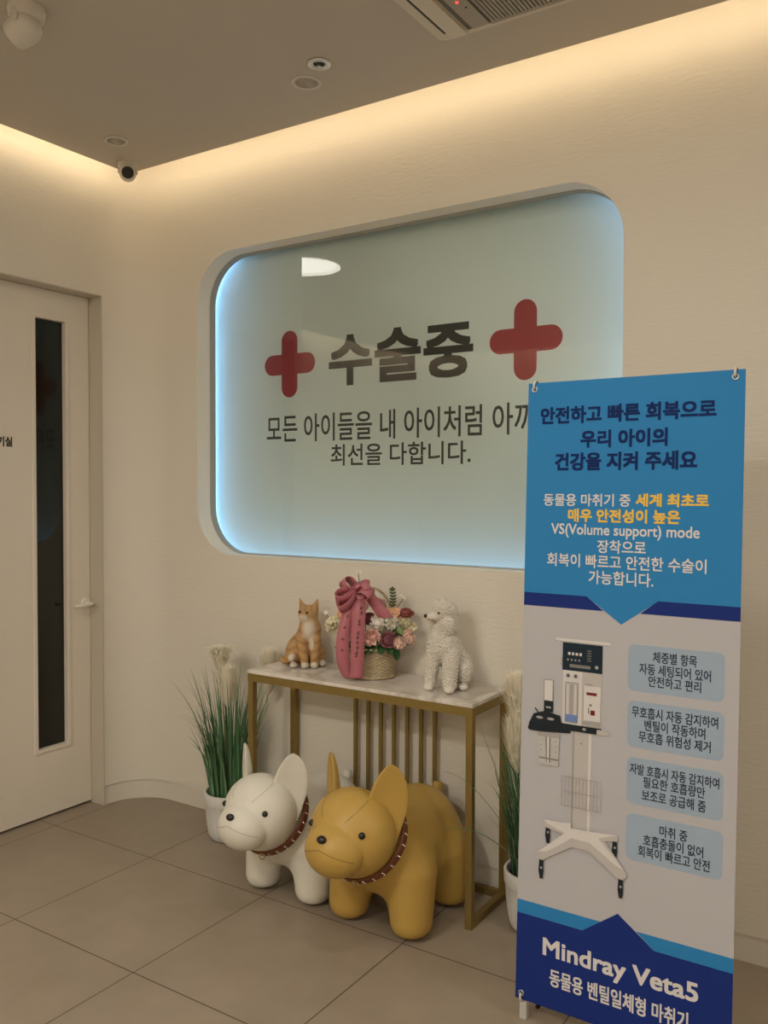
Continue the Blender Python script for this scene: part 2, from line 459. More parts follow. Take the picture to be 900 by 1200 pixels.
# left wall: lintel over the door, stub at its far side, back of the side corridor
DX = -.09
DY0, DY1, DZ = -1.0, -.225, 2.472
b = MB(); b.box(-.2, 0, -1.07, -.225, DZ, HZ); b.box(-.2, 0, -1.07, DY0, 0, DZ)
struct('wall_left', b, M['wall'], 'cream plaster wall around the door', 'wall')
b = MB(); b.box(SX-.1, -.2, -1.07, -1.0, 0, HZ)
struct('wall_corridor', b, M['wall'], 'cream plaster wall of the side corridor', 'wall')
b = MB(); b.box(SX-.15, SX, Y1, .2, 0, HZ)
struct('wall_far_left', b, M['wall'], 'cream plaster wall at the end of the side corridor', 'wall')
b = MB(); b.box(X1, X1+.15, Y1, .2, 0, HZ)
struct('wall_right', b, M['wall'], 'cream plaster wall on the right side', 'wall')
b = MB(); b.box(SX-.15, X1+.15, Y1-.15, Y1, 0, HZ)
struct('wall_front', b, M['wall'], 'cream plaster wall behind the viewer', 'wall')

# cove light strips on the edge of the ceiling panel, facing the walls
def cove(i, x0, x1, y0, y1, nx, ny, m='cove_led'):
    b = MB(); b.box(x0, x1, y0, y1, CZ+.020, CZ+.036)
    struct('trim_%d' % i, b, M[m], 'warm light strip hidden in the ceiling cove', 'light strip')
cove(1, .13, 7.04, -.153, -.147, 0, 1)
cove(2, .115, .121, -1.06, -.16, -1, 0)
cove(3, 7.052, 7.058, -5.44, -.16, 1, 0)
cove(4, -1.71, 7.04, -5.458, -5.452, 0, -1)
cove(5, -1.728, -1.722, -5.44, -1.10, -1, 0, 'corridor_led')

# ---------------- door in the left wall
door = thing('door_1', 'pale laminate door with a tall narrow glass panel coloured dark for the unlit room behind', 'door', (DX, 0, 0), kind='structure')
GY0, GY1, GZ0, GZ1 = -.527, -.366, .330, 2.330
b = MB()
y0, y1, z0, z1, t = DY0+.004, DY1-.006, .012, DZ-.006, .045
b.box(-t, 0, y0, GY0-.004, z0, z1); b.box(-t, 0, GY1+.004, y1, z0, z1)
b.box(-t, 0, GY0-.004, GY1+.004, z0, GZ0-.004); b.box(-t, 0, GY0-.004, GY1+.004, GZ1+.004, z1)
b.build('door_leaf', M['door'], door)
b = MB()
w = .018
for (a0, a1, c0, c1) in ((GY0-w, GY0, GZ0-w, GZ1+w), (GY1, GY1+w, GZ0-w, GZ1+w), (GY0, GY1, GZ0-w, GZ0), (GY0, GY1, GZ1, GZ1+w)):
    b.box(-.03, .006, a0, a1, c0, c1)
b.build('glazing_bead', M['door'], door, bevel=.002)
b = MB(); b.box(-.028, -.020, GY0+.001, GY1-.001, GZ0+.001, GZ1-.001); b.build('glass_pane', M['unlit_room_glass'], door)
b = MB()
mx = Matrix.Translation((0, -.258, .988)) @ Matrix.Rotation(PI/2, 4, 'Y')
b.lathe([(.0, 0), (.026, 0), (.026, .006), (.022, .009), (0, .009)], 24, mtx=mx)
rose = b.build('handle_rose', M['white_metal'], door, smooth=True, angle=.6)
b = MB(); b.tube([(.004, -.258, .988), (.045, -.258, .988), (.052, -.262, .988), (.056, -.270, .987), (.056, -.365, .984)], .0095, 12)
b.build('door_handle', M['white_metal'], rose, smooth=True, angle=.9)
b = MB(); mx = Matrix.Translation((0, -.258, .90)) @ Matrix.Rotation(PI/2, 4, 'Y')
b = MB(); text_into(b, '대기실', -.757, -.645, 1.731, 1.776, .0016, lambda u, v, d=0: (.0008+d, u, v))
b.build('lettering', M['letter_dark'], door, recalc=False)
b = MB()
b.box(-.05, .0, DY1-.001, DY1+.004, 0, DZ); b.box(-.05, 0, DY0-.004, DY0+.001, 0, DZ); b.box(-.05, 0, DY0, DY1, DZ-.001, DZ+.004)
b.build('door_stop', M['door_frame'], door)
b = MB()                                       # painted lining of the opening
b.box(DX, .002, DY1-.004, DY1+.001, 0, DZ); b.box(DX, .002, DY0-.001, DY0+.004, 0, DZ); b.box(DX, .002, DY0, DY1, DZ-.004, DZ+.001)
struct('trim_6', b, M['door_frame'], 'grey beige lining of the door opening', 'door frame')

# ---------------- window with frosted backlit panel
win = thing('window_1', 'rounded window niche with blue-lit frosted panel and lettering', 'window', (0, 0, 0), kind='structure')
def ring_between(mb, A, ya, B, yb):
    k = len(A); vs = [(x, ya, z) for x, z in A]+[(x, yb, z) for x, z in B]
    mb.add(vs, [(i, (i+1) % k, k+(i+1) % k, k+i) for i in range(k)])
h2 = rrect(WX0, WX1, WZ0, WZ1, WR, 14)
b = MB(); ring_between(b, h2, 0.0, h2, .085); b.build('window_reveal', M['reveal'], win, smooth=True, recalc=False)
h3 = rrect(WX0+.004, WX1-.004, WZ0+.004, WZ1-.004, WR-.004, 14)
h4 = rrect(WX0-.006, WX1+.006, WZ0-.006, WZ1+.006, WR, 14)
b = MB(); ring_between(b, h2, .084, h3, .085); ring_between(b, h3, .085, h3, WD); ring_between(b, h3, WD, h4, WD+.001)
b.build('window_frame', M['grey_frame'], win, smooth=True, angle=.5, recalc=False)
big = rrect(WX0-.02, WX1+.02, WZ0-.02, WZ1+.02, WR+.02, 14)
b = MB(); k = len(big)
b.add([(x, WD+.002, z) for x, z in big], [tuple(range(k))])
b.cur = 1
b.add([(x, WD+.008, z) for x, z in big], [tuple(range(k))[::-1]]); ring_between(b, big, WD+.002, big, WD+.008)
gp = b.build('glass_pane', [M['pane_front'], M['pane_back']], win, recalc=False)
if gp.data.polygons[0].normal.y > 0: gp.data.flip_normals()
PY = WD+.058
ob = rrect(WX0-.07, WX1+.07, WZ0-.07, WZ1+.07, WR+.07, 14)
b = MB(); b.add([(x, PY, z) for x, z in ob], [tuple(range(len(ob)))]); b.add([(x, PY+.01, z) for x, z in ob], [tuple(range(len(ob)))]); ring_between(b, ob, PY, ob, PY+.01)
b.build('frosted_panel', M['panel'], win)
sA = rrect(WX0-.058, WX1+.058, WZ0-.058, WZ1+.058, WR+.058, 14); sB = rrect(WX0-.062, WX1+.062, WZ0-.062, WZ1+.062, WR+.062, 14)
keep = [q for q in range(15*4) if q >= 19 or q <= 10]                 # along the sides and the bottom, not along the top
keep = keep[keep.index(19):]+keep[:keep.index(19)]
b = MB(); b.tube([((sA[q][0]+sB[q][0])/2, WD+.039, (sA[q][1]+sB[q][1])/2) for q in keep], .0055, 6)
b.build('light_strip', M['blue_led'], win)
b = MB(); ring_between(b, ob, WD+.001, ob, PY+.01); ring_between(b, h4, WD+.001, ob, WD+.0012); b.build('light_channel', M['reveal'], win, recalc=False)
b = MB(); b.box(.25, 2.65, PY+.02, PY+.06, 1.05, 2.85); b.build('backing_board', M['reveal'], win)
TY = PY-.0006
TK = (TY+2.998)/(.1285+2.998)                 # the lettering sits on the frosted panel
put = lambda u, v, d=0: (3.435+(u-3.435)*TK, TY-d, 1.55+(v-1.55)*TK)
b = MB(); text_into(b, '수술중', 1.098, 1.820, 2.003, 2.232, .0075, put); b.build('headline_lettering', M['letter_dark'], win, recalc=False)
b = MB(); text_into(b, '모든 아이들을 내 아이처럼 아끼고', .735, 2.185, 1.762, 1.888, .0012, put)
b.build('message_lettering', M['letter_dark'], win, recalc=False)
b = MB(); text_into(b, '최선을 다합니다.', 1.109, 1.811, 1.650, 1.746, .0012, put); b.build('message_lettering', M['letter_dark'], win, recalc=False)
def cross(cx, cz, hw, hh, t):
    r = t; seg = 12
    out = []
    def cap(dx, dz, a0):
        for k in range(seg+1):
            a = a0+PI*k/seg; out.append((cx+dx+r*math.cos(a), cz+dz+r*math.sin(a)))
    cap(hw-r, 0, -PI/2); out.append((cx+t, cz+t)); cap(0, hh-r, 0); out.append((cx-t, cz+t)); cap(-(hw-r), 0, PI/2); out.append((cx-t, cz-t)); cap(0, -(hh-r), PI); out.append((cx+t, cz-t))
    b = MB(); tri = tessellate_polygon([[Vector((x, z, 0)) for x, z in out]])
    b.add([put(x, z) for x, z in out], [tuple(t) for t in tri]); return b.build('red_cross', M['red_cross'], win, recalc=False)
cross(.872, 2.121, .149, .153, .047); cross(2.045, 2.127, .153, .156, .048)

# ------------------------------------------------------------------ ceiling fittings
def round_lamp(x, y, r, power, label, face='lamp_face'):
    t = thing('ceiling_light', label, 'ceiling light', (x, y, CZ), group='round ceiling lights')
    b = MB(); b.lathe([(r-.03, -.004), (r+.02, -.012), (r+.025, 0), (r-.03, 0)], 48, close_ends=False); b.build('trim_ring', M['plastic_white'], t, smooth=True, angle=.6)
    b = MB(); b.lathe([(0, -.006), (r-.03, -.006), (r-.03, -.001), (0, -.001)], 48); b.build('diffuser', M[face], t)
    ld = bpy.data.lights.new('ceiling_light_glow', 'AREA'); ld.shape = 'DISK'; ld.size = 2*r; ld.energy = power; ld.color = (1.0, .955, .85)
    lo = bpy.data.objects.new('ceiling_light_glow', ld); C.objects.link(lo); lo.location = (0, 0, -.02); lo.parent = t
round_lamp(-.22, -1.38, .24, CORRIDOR_LAMP_POWER, 'round white ceiling light mirrored in the window glass', 'lamp_face_dim')
for x, y, pw, nm in ((5.0, -1.5, 8, 'unseen round ceiling light added on the right for side light'), (6.3, -1.3, 22, 'unseen round ceiling light added at the far right for side light'),
                     (2.5, -1.65, 8, 'unseen round ceiling light added near the window wall for top light'), (1.9, -3.9, 36, 'unseen round ceiling light added behind the viewer on the left'),
                     (4.4, -3.9, 24, 'unseen round ceiling light added behind the viewer on the right'), (1.25, -4.95, 40, 'unseen round ceiling light added far left to brighten the corner')):
    round_lamp(x, y, .17, pw*ADDED_LAMP_SCALE, nm)  # unseen lamps, added to brighten the walls, left corner and stools

def downlight(x, y, r, label):
    t = thing('recessed_downlight', label, 'downlight', (x, y, CZ), group='recessed downlights')
    b = MB(); b.lathe([(r*.72, -.002), (r*.80, -.007), (r*.97, -.006), (r, 0), (r*.7, 0)], 40, close_ends=False); b.build('trim_ring', M['plastic_white'], t, smooth=True)
    b = MB(); b.lathe([(r*.74, -.0045), (r*.5, -.003), (r*.46, -.0015), (0, -.001)], 40); b.build('lens', M['plastic_cream'], t, smooth=True)
downlight(.388, -.455, .052, 'unlit round recessed downlight near the corner camera')
downlight(1.415, -.435, .056, 'unlit round recessed downlight beside the sprinkler')
t = thing('fire_sprinkler', 'small round ceiling sprinkler with chrome cup and dark centre', 'sprinkler', (1.541, -.523, CZ))
b = MB(); b.lathe([(.020, -.001), (.030, -.010), (.041, -.007), (.043, 0), (.02, 0)], 36, close_ends=False); b.build('cup', M['steel'], t, smooth=True)
b = MB(); b.lathe([(0, -.004), (.021, -.004), (.021, -.001), (0, -.001)], 24); b.build('recess', M['slot'], t)
b = MB(); b.tube([(0, 0, -.002), (0, 0, -.018)], .005, 8); b.lathe([(0, -.018), (.013, -.018), (.013, -.0155), (0, -.0155)], 12); b.build('nozzle', M['steel'], t)

def turret_camera(x, y, s, aim, label, swing=.0):
    t = thing('security_camera', label, 'security camera', (x, y, CZ)); t.rotation_euler = (0, 0, aim)   # lens looks along local -Y
    b = MB(); b.lathe([(.0, 0), (.048*s, 0), (.050*s, -.008*s), (.046*s, -.030*s), (.036*s, -.036*s), (0, -.036*s)], 40); b.build('mounting_base', M['plastic_white'], t, smooth=True, angle=.7)
    tilt = Matrix.Translation((0, -.004*s, -.052*s)) @ Matrix.Rotation(-math.radians(65+swing), 4, 'X')
    b = MB(); b.lathe([(0, .040*s), (.022*s, .037*s), (.036*s, .026*s), (.043*s, .006*s), (.043*s, -.008*s), (.040*s, -.030*s), (.037*s, -.044*s), (.031*s, -.046*s), (.030*s, -.040*s), (0, -.040*s)], 40, mtx=tilt)
    h = b.build('housing', M['plastic_white'], t, smooth=True, angle=.7)
    b = MB(); b.lathe([(0, -.0425*s), (.022*s, -.0425*s), (.0302*s, -.0420*s), (.0302*s, -.039*s), (0, -.039*s)], 32, mtx=tilt); b.build('lens_glass', M['black'], t, smooth=True, angle=.6)
    b = MB(); b.tube([(.041*s, 0, -.010*s), (.044*s, 0, -.052*s)], .007*s, 8); b.build('yoke_arm', M['plastic_white'], t, smooth=True)
    b = MB(); b.tube([(-.041*s, 0, -.010*s), (-.044*s, 0, -.052*s)], .007*s, 8); b.build('yoke_arm', M['plastic_white'], t, smooth=True)
    return t
# corner camera looks towards the viewer, the near one looks away to the left
turret_camera(.215, -.245, .88, math.atan2(3.22, 2.75), 'white turret camera with black lens in the ceiling corner', 12)
turret_camera(.985, -1.30, 1.15, math.radians(-75), 'white turret camera on the ceiling at upper left, lens turned away', 0)

# cassette air conditioner
ac = thing('ceiling_air_conditioner', 'cream cassette air conditioner with ribbed grille in the ceiling', 'air conditioner', (1.996, -1.316, CZ))
AW = .86
b = MB()
k = rrect(0, AW, 0, AW, .035, 6); q = rrect(.008, AW-.008, .008, AW-.008, .03, 6)
nn = len(k)
b.add([(x, y, 0) for x, y in k]+[(x, y, -.022) for x, y in k]+[(x, y, -.030) for x, y in q],
      [(i, (i+1) % nn, nn+(i+1) % nn, nn+i) for i in range(nn)]+[(nn+i, nn+(i+1) % nn, 2*nn+(i+1) % nn, 2*nn+i) for i in range(nn)]+[tuple(2*nn+i for i in range(nn))])
b.build('face_panel', M['plastic_cream'], ac, smooth=True, angle=.6)
for x0 in (.040, AW-.052):
    b = MB(); b.box(x0, x0+.012, .04, AW-.052, -.0312, -.029); b.build('outlet_slot', M['slot'], ac)
for x0, x1 in ((.056, .112), (AW-.112, AW-.056)):
    b = MB(); b.box(x0, x1, .02, AW-.022, -.041, -.030); b.build('louver', M['plastic_cream'], ac, bevel=.004)
b = MB(); b.box(.120, AW-.120, .045, AW-.036, -.0335, -.0300); b.build('intake_recess', M['recess'], ac)
b = MB(); b.box(.140, .200, .050, AW-.042, -.039, -.0336); ctl = b.build('control_strip', M['grille'], ac, bevel=.002)
b = MB(); b.ball((.170, AW-.205, -.040), (.005, .005, .003)); b.build('indicator_light', M['red_led'], ctl)
b = MB(); b.ball((.180, AW-.165, -.039), (.004, .004, .002)); b.build('sensor', M['black'], ctl)
b = MB()
x = .212
while x < AW-.13:
    b.box(x, x+.0080, .050, AW-.042, -.040, -.0336); x += .0125
b.box(.205, AW-.125, .048, .060, -.0405, -.0336); b.box(.205, AW-.125, AW-.052, AW-.040, -.0405, -.0336)
b.build('intake_grille', M['grille'], ac)

# ------------------------------------------------------------------ console table
TX0, TX1, TY0, TY1, TZ = 1.012, 2.056, -.318, -.012, .80
tab = thing('console_table', 'slim gold metal console table with pale marble top against the wall', 'table', (0, 0, 0))
b = MB(); b.box(TX0, TX1, TY0, TY1, TZ-.014, TZ); b.build('tabletop', M['marble'], tab, bevel=.002)
b = MB(); w = .026
b.box(TX0+.002, TX1-.002, TY0+.002, TY0+.002+w, TZ-.046, TZ-.0142); b.box(TX0+.002, TX1-.002, TY1-.002-w, TY1-.002, TZ-.046, TZ-.0142)
b.box(TX0+.002, TX0+.002+w, TY0+w, TY1-w, TZ-.046, TZ-.0142); b.box(TX1-.002-w, TX1-.002, TY0+w, TY1-w, TZ-.046, TZ-.0142)
b.build('top_rail', M['gold'], tab)
for lx in (TX0+.003, TX1-.003-w):
    for ly in (TY0+.003, TY1-.003-w):
        b = MB(); b.box(lx, lx+w, ly, ly+w, 0, TZ-.0465); b.build('leg', M['gold'], tab, bevel=.0015)
b = MB()
b.box(TX0+w+.003, TX1-w-.003, TY1-.003-w, TY1-.004, .0, w)
b.build('bottom_rail', M['gold'], tab)
for lx in (TX0+.004, TX1-.002-w):
    b = MB(); b.box(lx, lx+w-.002, TY0+w+.003, TY1-w-.003, .0, w); b.build('bottom_rail', M['gold'], tab)
for x in (1.359, 1.423, 1.485, 1.549, 1.613, 1.678, 1.741):
    b = MB(); b.box(x-.007, x+.007, -.036, -.022, w, TZ-.0465); b.build('back_slat', M['gold'], tab)

# ------------------------------------------------------------------ dog shaped stools
def make_dog(label, m, loc, sc, group, SEAM):
    t = thing('dog_stool', label, 'dog stool', loc); t.scale = (sc, sc, sc); t['group'] = group
    Hc = (0, -.308, .368)
    MZ = ((0, -.398, .344), (.099, .086, .084)); HR = (.142, .124, .136)
    def f(P):
        d = s_cap(P, (0, -.12, .262), (0, .085, .255), .150, .148)
        for sx in (-1, 1):
            d = smin(d, s_cap(P, (sx*.108, -.135, .20), (sx*.122, -.15, .060), .088, .070), .05)
            d = smin(d, s_cap(P, (sx*.100, .095, .20), (sx*.116, .118, .060), .092, .070), .05)
        d = smin(d, s_cap(P, (0, -.15, .29), (0, -.28, .345), .13, .115), .05)
        hd = s_ell(P, Hc, HR)
        mz = s_ell(P, *MZ)
        hd = smin(hd, mz, .004)
        d = smin(d, hd, .022)
        return smax(d, .002-P[..., 2], .03)
    sdf_obj('body', f, (-.24, -.52, -.02), (.24, .27, .53), .0085, m, t)
    # ears: thick petals, each facing outwards
    for sx in (-1, 1):
        az = math.radians(42)
        nrm = Vector((sx*math.sin(az), -math.cos(az), .10)).normalized()
        wv = Vector((sx*math.cos(az), math.sin(az), -.05)).normalized()
        up = Vector((sx*.10, .10, 1)).normalized()
        base = Vector((sx*.098, -.285, .395))
        prof = [(-.05, 0, .050), (0, .0, .061), (.05, .004, .066), (.10, .006, .062), (.14, .006, .051), (.17, .004, .035), (.19, .001, .017), (.197, 0, .004)]
        bm_ = MB(); seg = 20; vs = []; fs = []
        for (hh, sh, hw) in prof:
            for k in range(seg):
                a = 2*PI*k/seg; u = math.cos(a)*hw; q = math.sin(a)
                th = .0105*(hw/.06)**.5
                dish = -.018*(1-(u/max(hw, 1e-4))**2)*(hw/.06)      # hollowed front
                off = q*th + dish
                vs.append(base + up*hh + wv*(u+sh) + nrm*off)
        for i in range(len(prof)-1):
            for k in range(seg): fs.append((i*seg+k, i*seg+(k+1) % seg, (i+1)*seg+(k+1) % seg, (i+1)*seg+k))
        fs.append(tuple(range(seg))[::-1]); fs.append(tuple((len(prof)-1)*seg+k for k in range(seg)))
        bm_.add(vs, fs); bm_.build('ear', m, t, smooth=True, angle=1.2)
    for sx in (-1, 1):
        b = MB(); d = Vector((sx*math.sin(math.radians(44))*math.cos(.27), -math.cos(math.radians(44))*math.cos(.27), math.sin(.27)))
        b.ball(Vector(Hc)+Vector((d.x*HR[0], d.y*HR[1], d.z*HR[2]))*.995, (.0108, .0108, .0108)); b.build('eye', M['black'], t, smooth=True)
    b = MB(); b.ball((0, -.469, .397), (.0165, .011, .0125), mtx=Matrix.Rotation(math.radians(-35), 3, 'X')); b.build('nose', M['black'], t, smooth=True)
    b = MB(); b.tube([(0, .215, .33), (0, .236, .358), (0, .240, .372)], [.022, .021, .017], 14); b.build('tail', m, t, smooth=True, angle=.9)
    # stitched seams: around the muzzle, across the mouth, over the head
    def on_ell(c, r, d):
        d = Vector(d); k = 1/math.sqrt(sum((d[i]/r[i])**2 for i in range(3))); return Vector(c)+d*k
    def inside(p, c, r): return sum(((p[i]-c[i])/r[i])**2 for i in range(3)) - 1
    ringp = []
    for k in range(49):
        a = 2*PI*k/48; lo_, hi_ = 0.0, 1.6                 # where muzzle and head meet
        for _ in range(30):
            mid = (lo_+hi_)/2
            p = on_ell(MZ[0], MZ[1], (math.sin(mid)*math.cos(a), -math.cos(mid), math.sin(mid)*math.sin(a)))
            if inside(p, Hc, HR) < 0: hi_ = mid
            else: lo_ = mid
        p = on_ell(MZ[0], MZ[1], (math.sin(lo_)*math.cos(a), -math.cos(lo_), math.sin(lo_)*math.sin(a))); ringp.append(p+Vector((0, -.0004, 0)))
    b = MB(); b.tube([p for p in ringp if p.z > .270], .0012, 6); b.build('seam', SEAM, t, smooth=True)
    b = MB(); b.tube([on_ell(MZ[0], MZ[1], (math.sin(u), -math.cos(u), (.30-.34*abs(u))*1)) for u in [q/12*1.25 for q in range(-12, 13)]], .0011, 6); b.build('seam', SEAM, t, smooth=True)
    for sx in (-1, 1):
        b = MB(); b.tube([on_ell(Hc, HR, (sx*(.54-.20*u*u), -.10-.70*u, .92-.36*u)) for u in [q/14 for q in range(15)]], .0010, 6); b.build('seam', SEAM, t, smooth=True)
    # collar
    ax = Vector((0, -.80, .60)).normalized(); ce = Vector((0, -.238, .333)); e1 = Vector((1, 0, 0)); e2 = ax.cross(e1)
    R = .143
    mtx = Matrix((e1, e2, ax)).transposed().to_4x4(); mtx.translation = ce
    b = MB(); b.lathe([(R-.006, -.016), (R, -.016), (R+.003, -.012), (R+.003, .012), (R, .016), (R-.006, .016), (R-.006, -.016)], 72, mtx=mtx, close_ends=False)
    col = b.build('collar', M['collar'], t, smooth=True, angle=.5)
    for k in range(26):
        a = 2*PI*k/26
        for s in (-.006, .006):
            b = MB(); p = ce + (e1*math.cos(a)+e2*math.sin(a))*(R+.003) + ax*s
            b.ball(p, .0034, 8, 6); b.build('stud', M['stud'], col, smooth=True)
    b = MB(); pb = ce - (Vector((0, 0, 1)) - ax*ax.z).normalized()*(R+.006) + Vector((.03, -.004, .004))
    b.tube([pb+Vector((math.cos(2*PI*k/16)*.013, -.004, math.sin(2*PI*k/16)*.011)) for k in range(17)], .0022, 6, caps=False)
    b.build('ring', M['brass'], col, smooth=True)
    return t
make_dog('white faux leather dog stool with brown studded collar beside the potted grass', M['white_leather'], (1.34, -.300, 0), 1.0, 'dog shaped stools', M['white_seam'])
make_dog('tan faux leather dog stool with studded collar in front of the gold table', M['tan_leather'], (1.766, -.300, 0), 1.07, 'dog shaped stools', M['tan_seam'])

# ------------------------------------------------------------------ figurines (local X to the viewer's right, -Y towards the viewer)
VZ = math.radians(33.13)
def make_cat():
    t = thing('cat_figurine', 'seated ginger tabby cat figurine on left end of the table', 'figurine', (1.148, -.108, TZ), VZ)
    paws = [(.008, -.072, .011), (.047, -.066, .011), (-.040, -.066, .012), (.078, -.030, .012)]
    def f(P):
        d = s_ell(P, (-.004, .026, .066), (.066, .066, .066))
        d = smin(d, s_cap(P, (.004, .005, .08), (.024, -.012, .150), .062, .045), .03)
        d = smin(d, s_cap(P, (.024, -.012, .15), (.018, -.006, .205), .043, .034), .02)
        hd = s_ell(P, (.016, -.004, .221), (.042, .039, .036))
        hd = smin(hd, s_ell(P, (-.001, -.033, .208), (.023, .017, .016)), .012)
        for a, tip, r in (((-.007, -.002, .246), (-.020, -.003, .282), .015), ((.042, -.006, .240), (.056, -.004, .280), .019)):
            hd = smin(hd, s_cap(P*V(1, 1.5, 1), (a[0], a[1]*1.5, a[2]), (tip[0], tip[1]*1.5, tip[2]), r, .003), .008)
        d = smin(d, hd, .012)
        d = smin(d, s_cap(P, (-.008, -.050, .112), (.008, -.068, .018), .024, .016), .008)
        d = smin(d, s_cap(P, (.050, -.046, .112), (.047, -.062, .018), .025, .017), .008)
        d = smin(d, s_ell(P, (-.046, -.010, .056), (.034, .052, .052)), .014)
        d = smin(d, s_ell(P, (.062, .0, .045), (.028, .045, .042)), .014)
        for p in paws: d = smin(d, s_ell(P, p, (.0165, .022, .0125)), .006)
        tl = np.minimum(s_cap(P, (-.066, .020, .02), (-.083, -.025, .026), .019, .018), s_cap(P, (-.083, -.025, .026), (-.048, -.058, .040), .018, .013))
        d = smin(d, tl, .006)
        return smax(d, .0005-P[..., 2], .004)
    def tint(v):
        x, y, z = v.T
        or_ = np.array([.47, .285, .125]); dk = np.array([.31, .155, .055]); wh = np.array([.64, .56, .46])
        st = .5+.5*np.sin(z*190+np.sin(x*60)*1.5+np.sin(y*50)); st = np.clip((st-.55)*3, 0, 1)*np.clip((.185-z)*60, 0, 1)
        st = np.maximum(st, np.clip((np.sin(x*260)-.3)*2, 0, 1)*((z > .235) & (z < .262)))
        c = or_*(1-st[:, None]*.6)+dk*st[:, None]*.6
        wm = np.zeros(len(v))
        wm = np.maximum(wm, 1-np.clip((np.linalg.norm((v-V(-.004, -.042, .204))/V(.024, .022, .016), axis=1)-.8)*4, 0, 1))
        wm = np.maximum(wm, 1-np.clip((np.linalg.norm((v-V(.022, -.050, .158))/V(.034, .045, .052), axis=1)-.45)*1.6, 0, 1))
        wm = np.maximum(wm, 1-np.clip((np.linalg.norm((v-V(.034, -.06, .10))/V(.012, .03, .03), axis=1)-.75)*4, 0, 1))
        for p in paws: wm = np.maximum(wm, 1-np.clip((np.linalg.norm((v-V(*p))/V(.019, .025, .017), axis=1)-.9)*5, 0, 1))
        wm = np.maximum(wm, 1-np.clip((np.linalg.norm(v-V(-.047, -.060, .042), axis=1)-.014)*200, 0, 1))
        return c*(1-wm[:, None])+wh*wm[:, None]
    sdf_obj('body', f, (-.12, -.11, -.008), (.11, .10, .30), .0036, M['cat_coat'], t, tint)
    for p in ((-.0175, -.0285, .229), (.0135, -.0405, .227)):
        b = MB(); b.ball(p, (.0066, .0052, .0062)); b.build('eye', M['black'], t, smooth=True)
    b = MB(); b.ball((-.008, -.0510, .2135), (.0040, .0030, .0028)); b.build('nose', M['petal_blush'], t, smooth=True)
make_cat()

def make_poodle():
    t = thing('poodle_figurine', 'seated white curly poodle figurine on right end of the table', 'figurine', (1.868, -.148, TZ), VZ)
    paws = [(-.078, -.034, .012), (-.006, -.082, .012), (.050, -.034, .013), (.02, .02, .012)]
    def f(P):
        hair = s_ell(P, (-.024, 0, .302), (.041, .041, .036))
        hair = smin(hair, s_cap(P, (-.002, .004, .285), (-.004, .004, .235), .036, .034), .02)
        hair = smin(hair, s_cap(P, (-.014, .002, .23), (-.022, -.004, .165), .039, .054), .02)
        hair = smin(hair, s_cap(P, (-.020, -.008, .160), (.038, .035, .080), .053, .054), .03)
        hair = smin(hair, s_ell(P, (-.006, -.041, .242), (.028, .020, .038)), .003)
        hair = smin(hair, s_ell(P, (-.055, .018, .240), (.015, .016, .026)), .006)
        hair = smin(hair, s_ell(P, (.056, -.002, .068), (.033, .048, .052)), .012)
        hair = smin(hair, s_ell(P, (.035, .055, .068), (.033, .040, .052)), .012)
        hair = smin(hair, s_cap(P, (-.058, -.018, .140), (-.071, -.024, .030), .028, .021), .010)
        hair = smin(hair, s_cap(P, (.004, -.046, .135), (-.002, -.062, .030), .031, .026), .010)
        w = 2*PI/.0125; q = P + .002*np.sin(P[..., [1, 2, 0]]*w*.45)
        X, Y, Z = q[..., 0]*w, q[..., 1]*w, q[..., 2]*w
        g = np.sin(X)*np.cos(Y)+np.sin(Y)*np.cos(Z)+np.sin(Z)*np.cos(X)
        hair = hair - .0027*np.clip(g, -1.1, 1.3)
        sm = s_cap(P, (-.034, -.010, .276), (-.076, -.016, .272), .021, .0125)
        sm = smin(sm, s_ell(P, (-.038, -.022, .284), (.014, .014, .012)), .006)
        d = smin(hair, sm, .006)
        for p in paws: d = smin(d, s_ell(P, p, (.019, .023, .0135)), .005)
        return smax(d, .0005-P[..., 2], .003)
    def tint(v):
        base = np.array([.68, .635, .565]); pale = np.array([.72, .665, .59])
        k = np.clip(((v[:, 0] < -.05) & (v[:, 2] > .25)).astype(float) + (v[:, 2] < .022), 0, 1)[:, None]
        return base*(1-k)+pale*k
    sdf_obj('body', f, (-.115, -.12, -.008), (.105, .115, .35), .0029, M['poodle_coat'], t, tint)
    b = MB(); b.ball((-.089, -.018, .2755), (.0075, .0085, .0078)); b.build('nose', M['black'], t, smooth=True)
    b = MB(); b.ball((-.0405, -.0335, .2875), (.0062, .0045, .0048)); b.build('eye', M['black'], t, smooth=True)
    b = MB(); b.ball((-.052, .012, .2875), (.005, .005, .0048)); b.build('eye', M['black'], t, smooth=True)
    b = MB(); b.tube([(-.085, -.0235, .2645), (-.072, -.0300, .2615), (-.056, -.0335, .2615)], .0012, 6); b.build('mouth_line', M['collar'], t)
make_poodle()

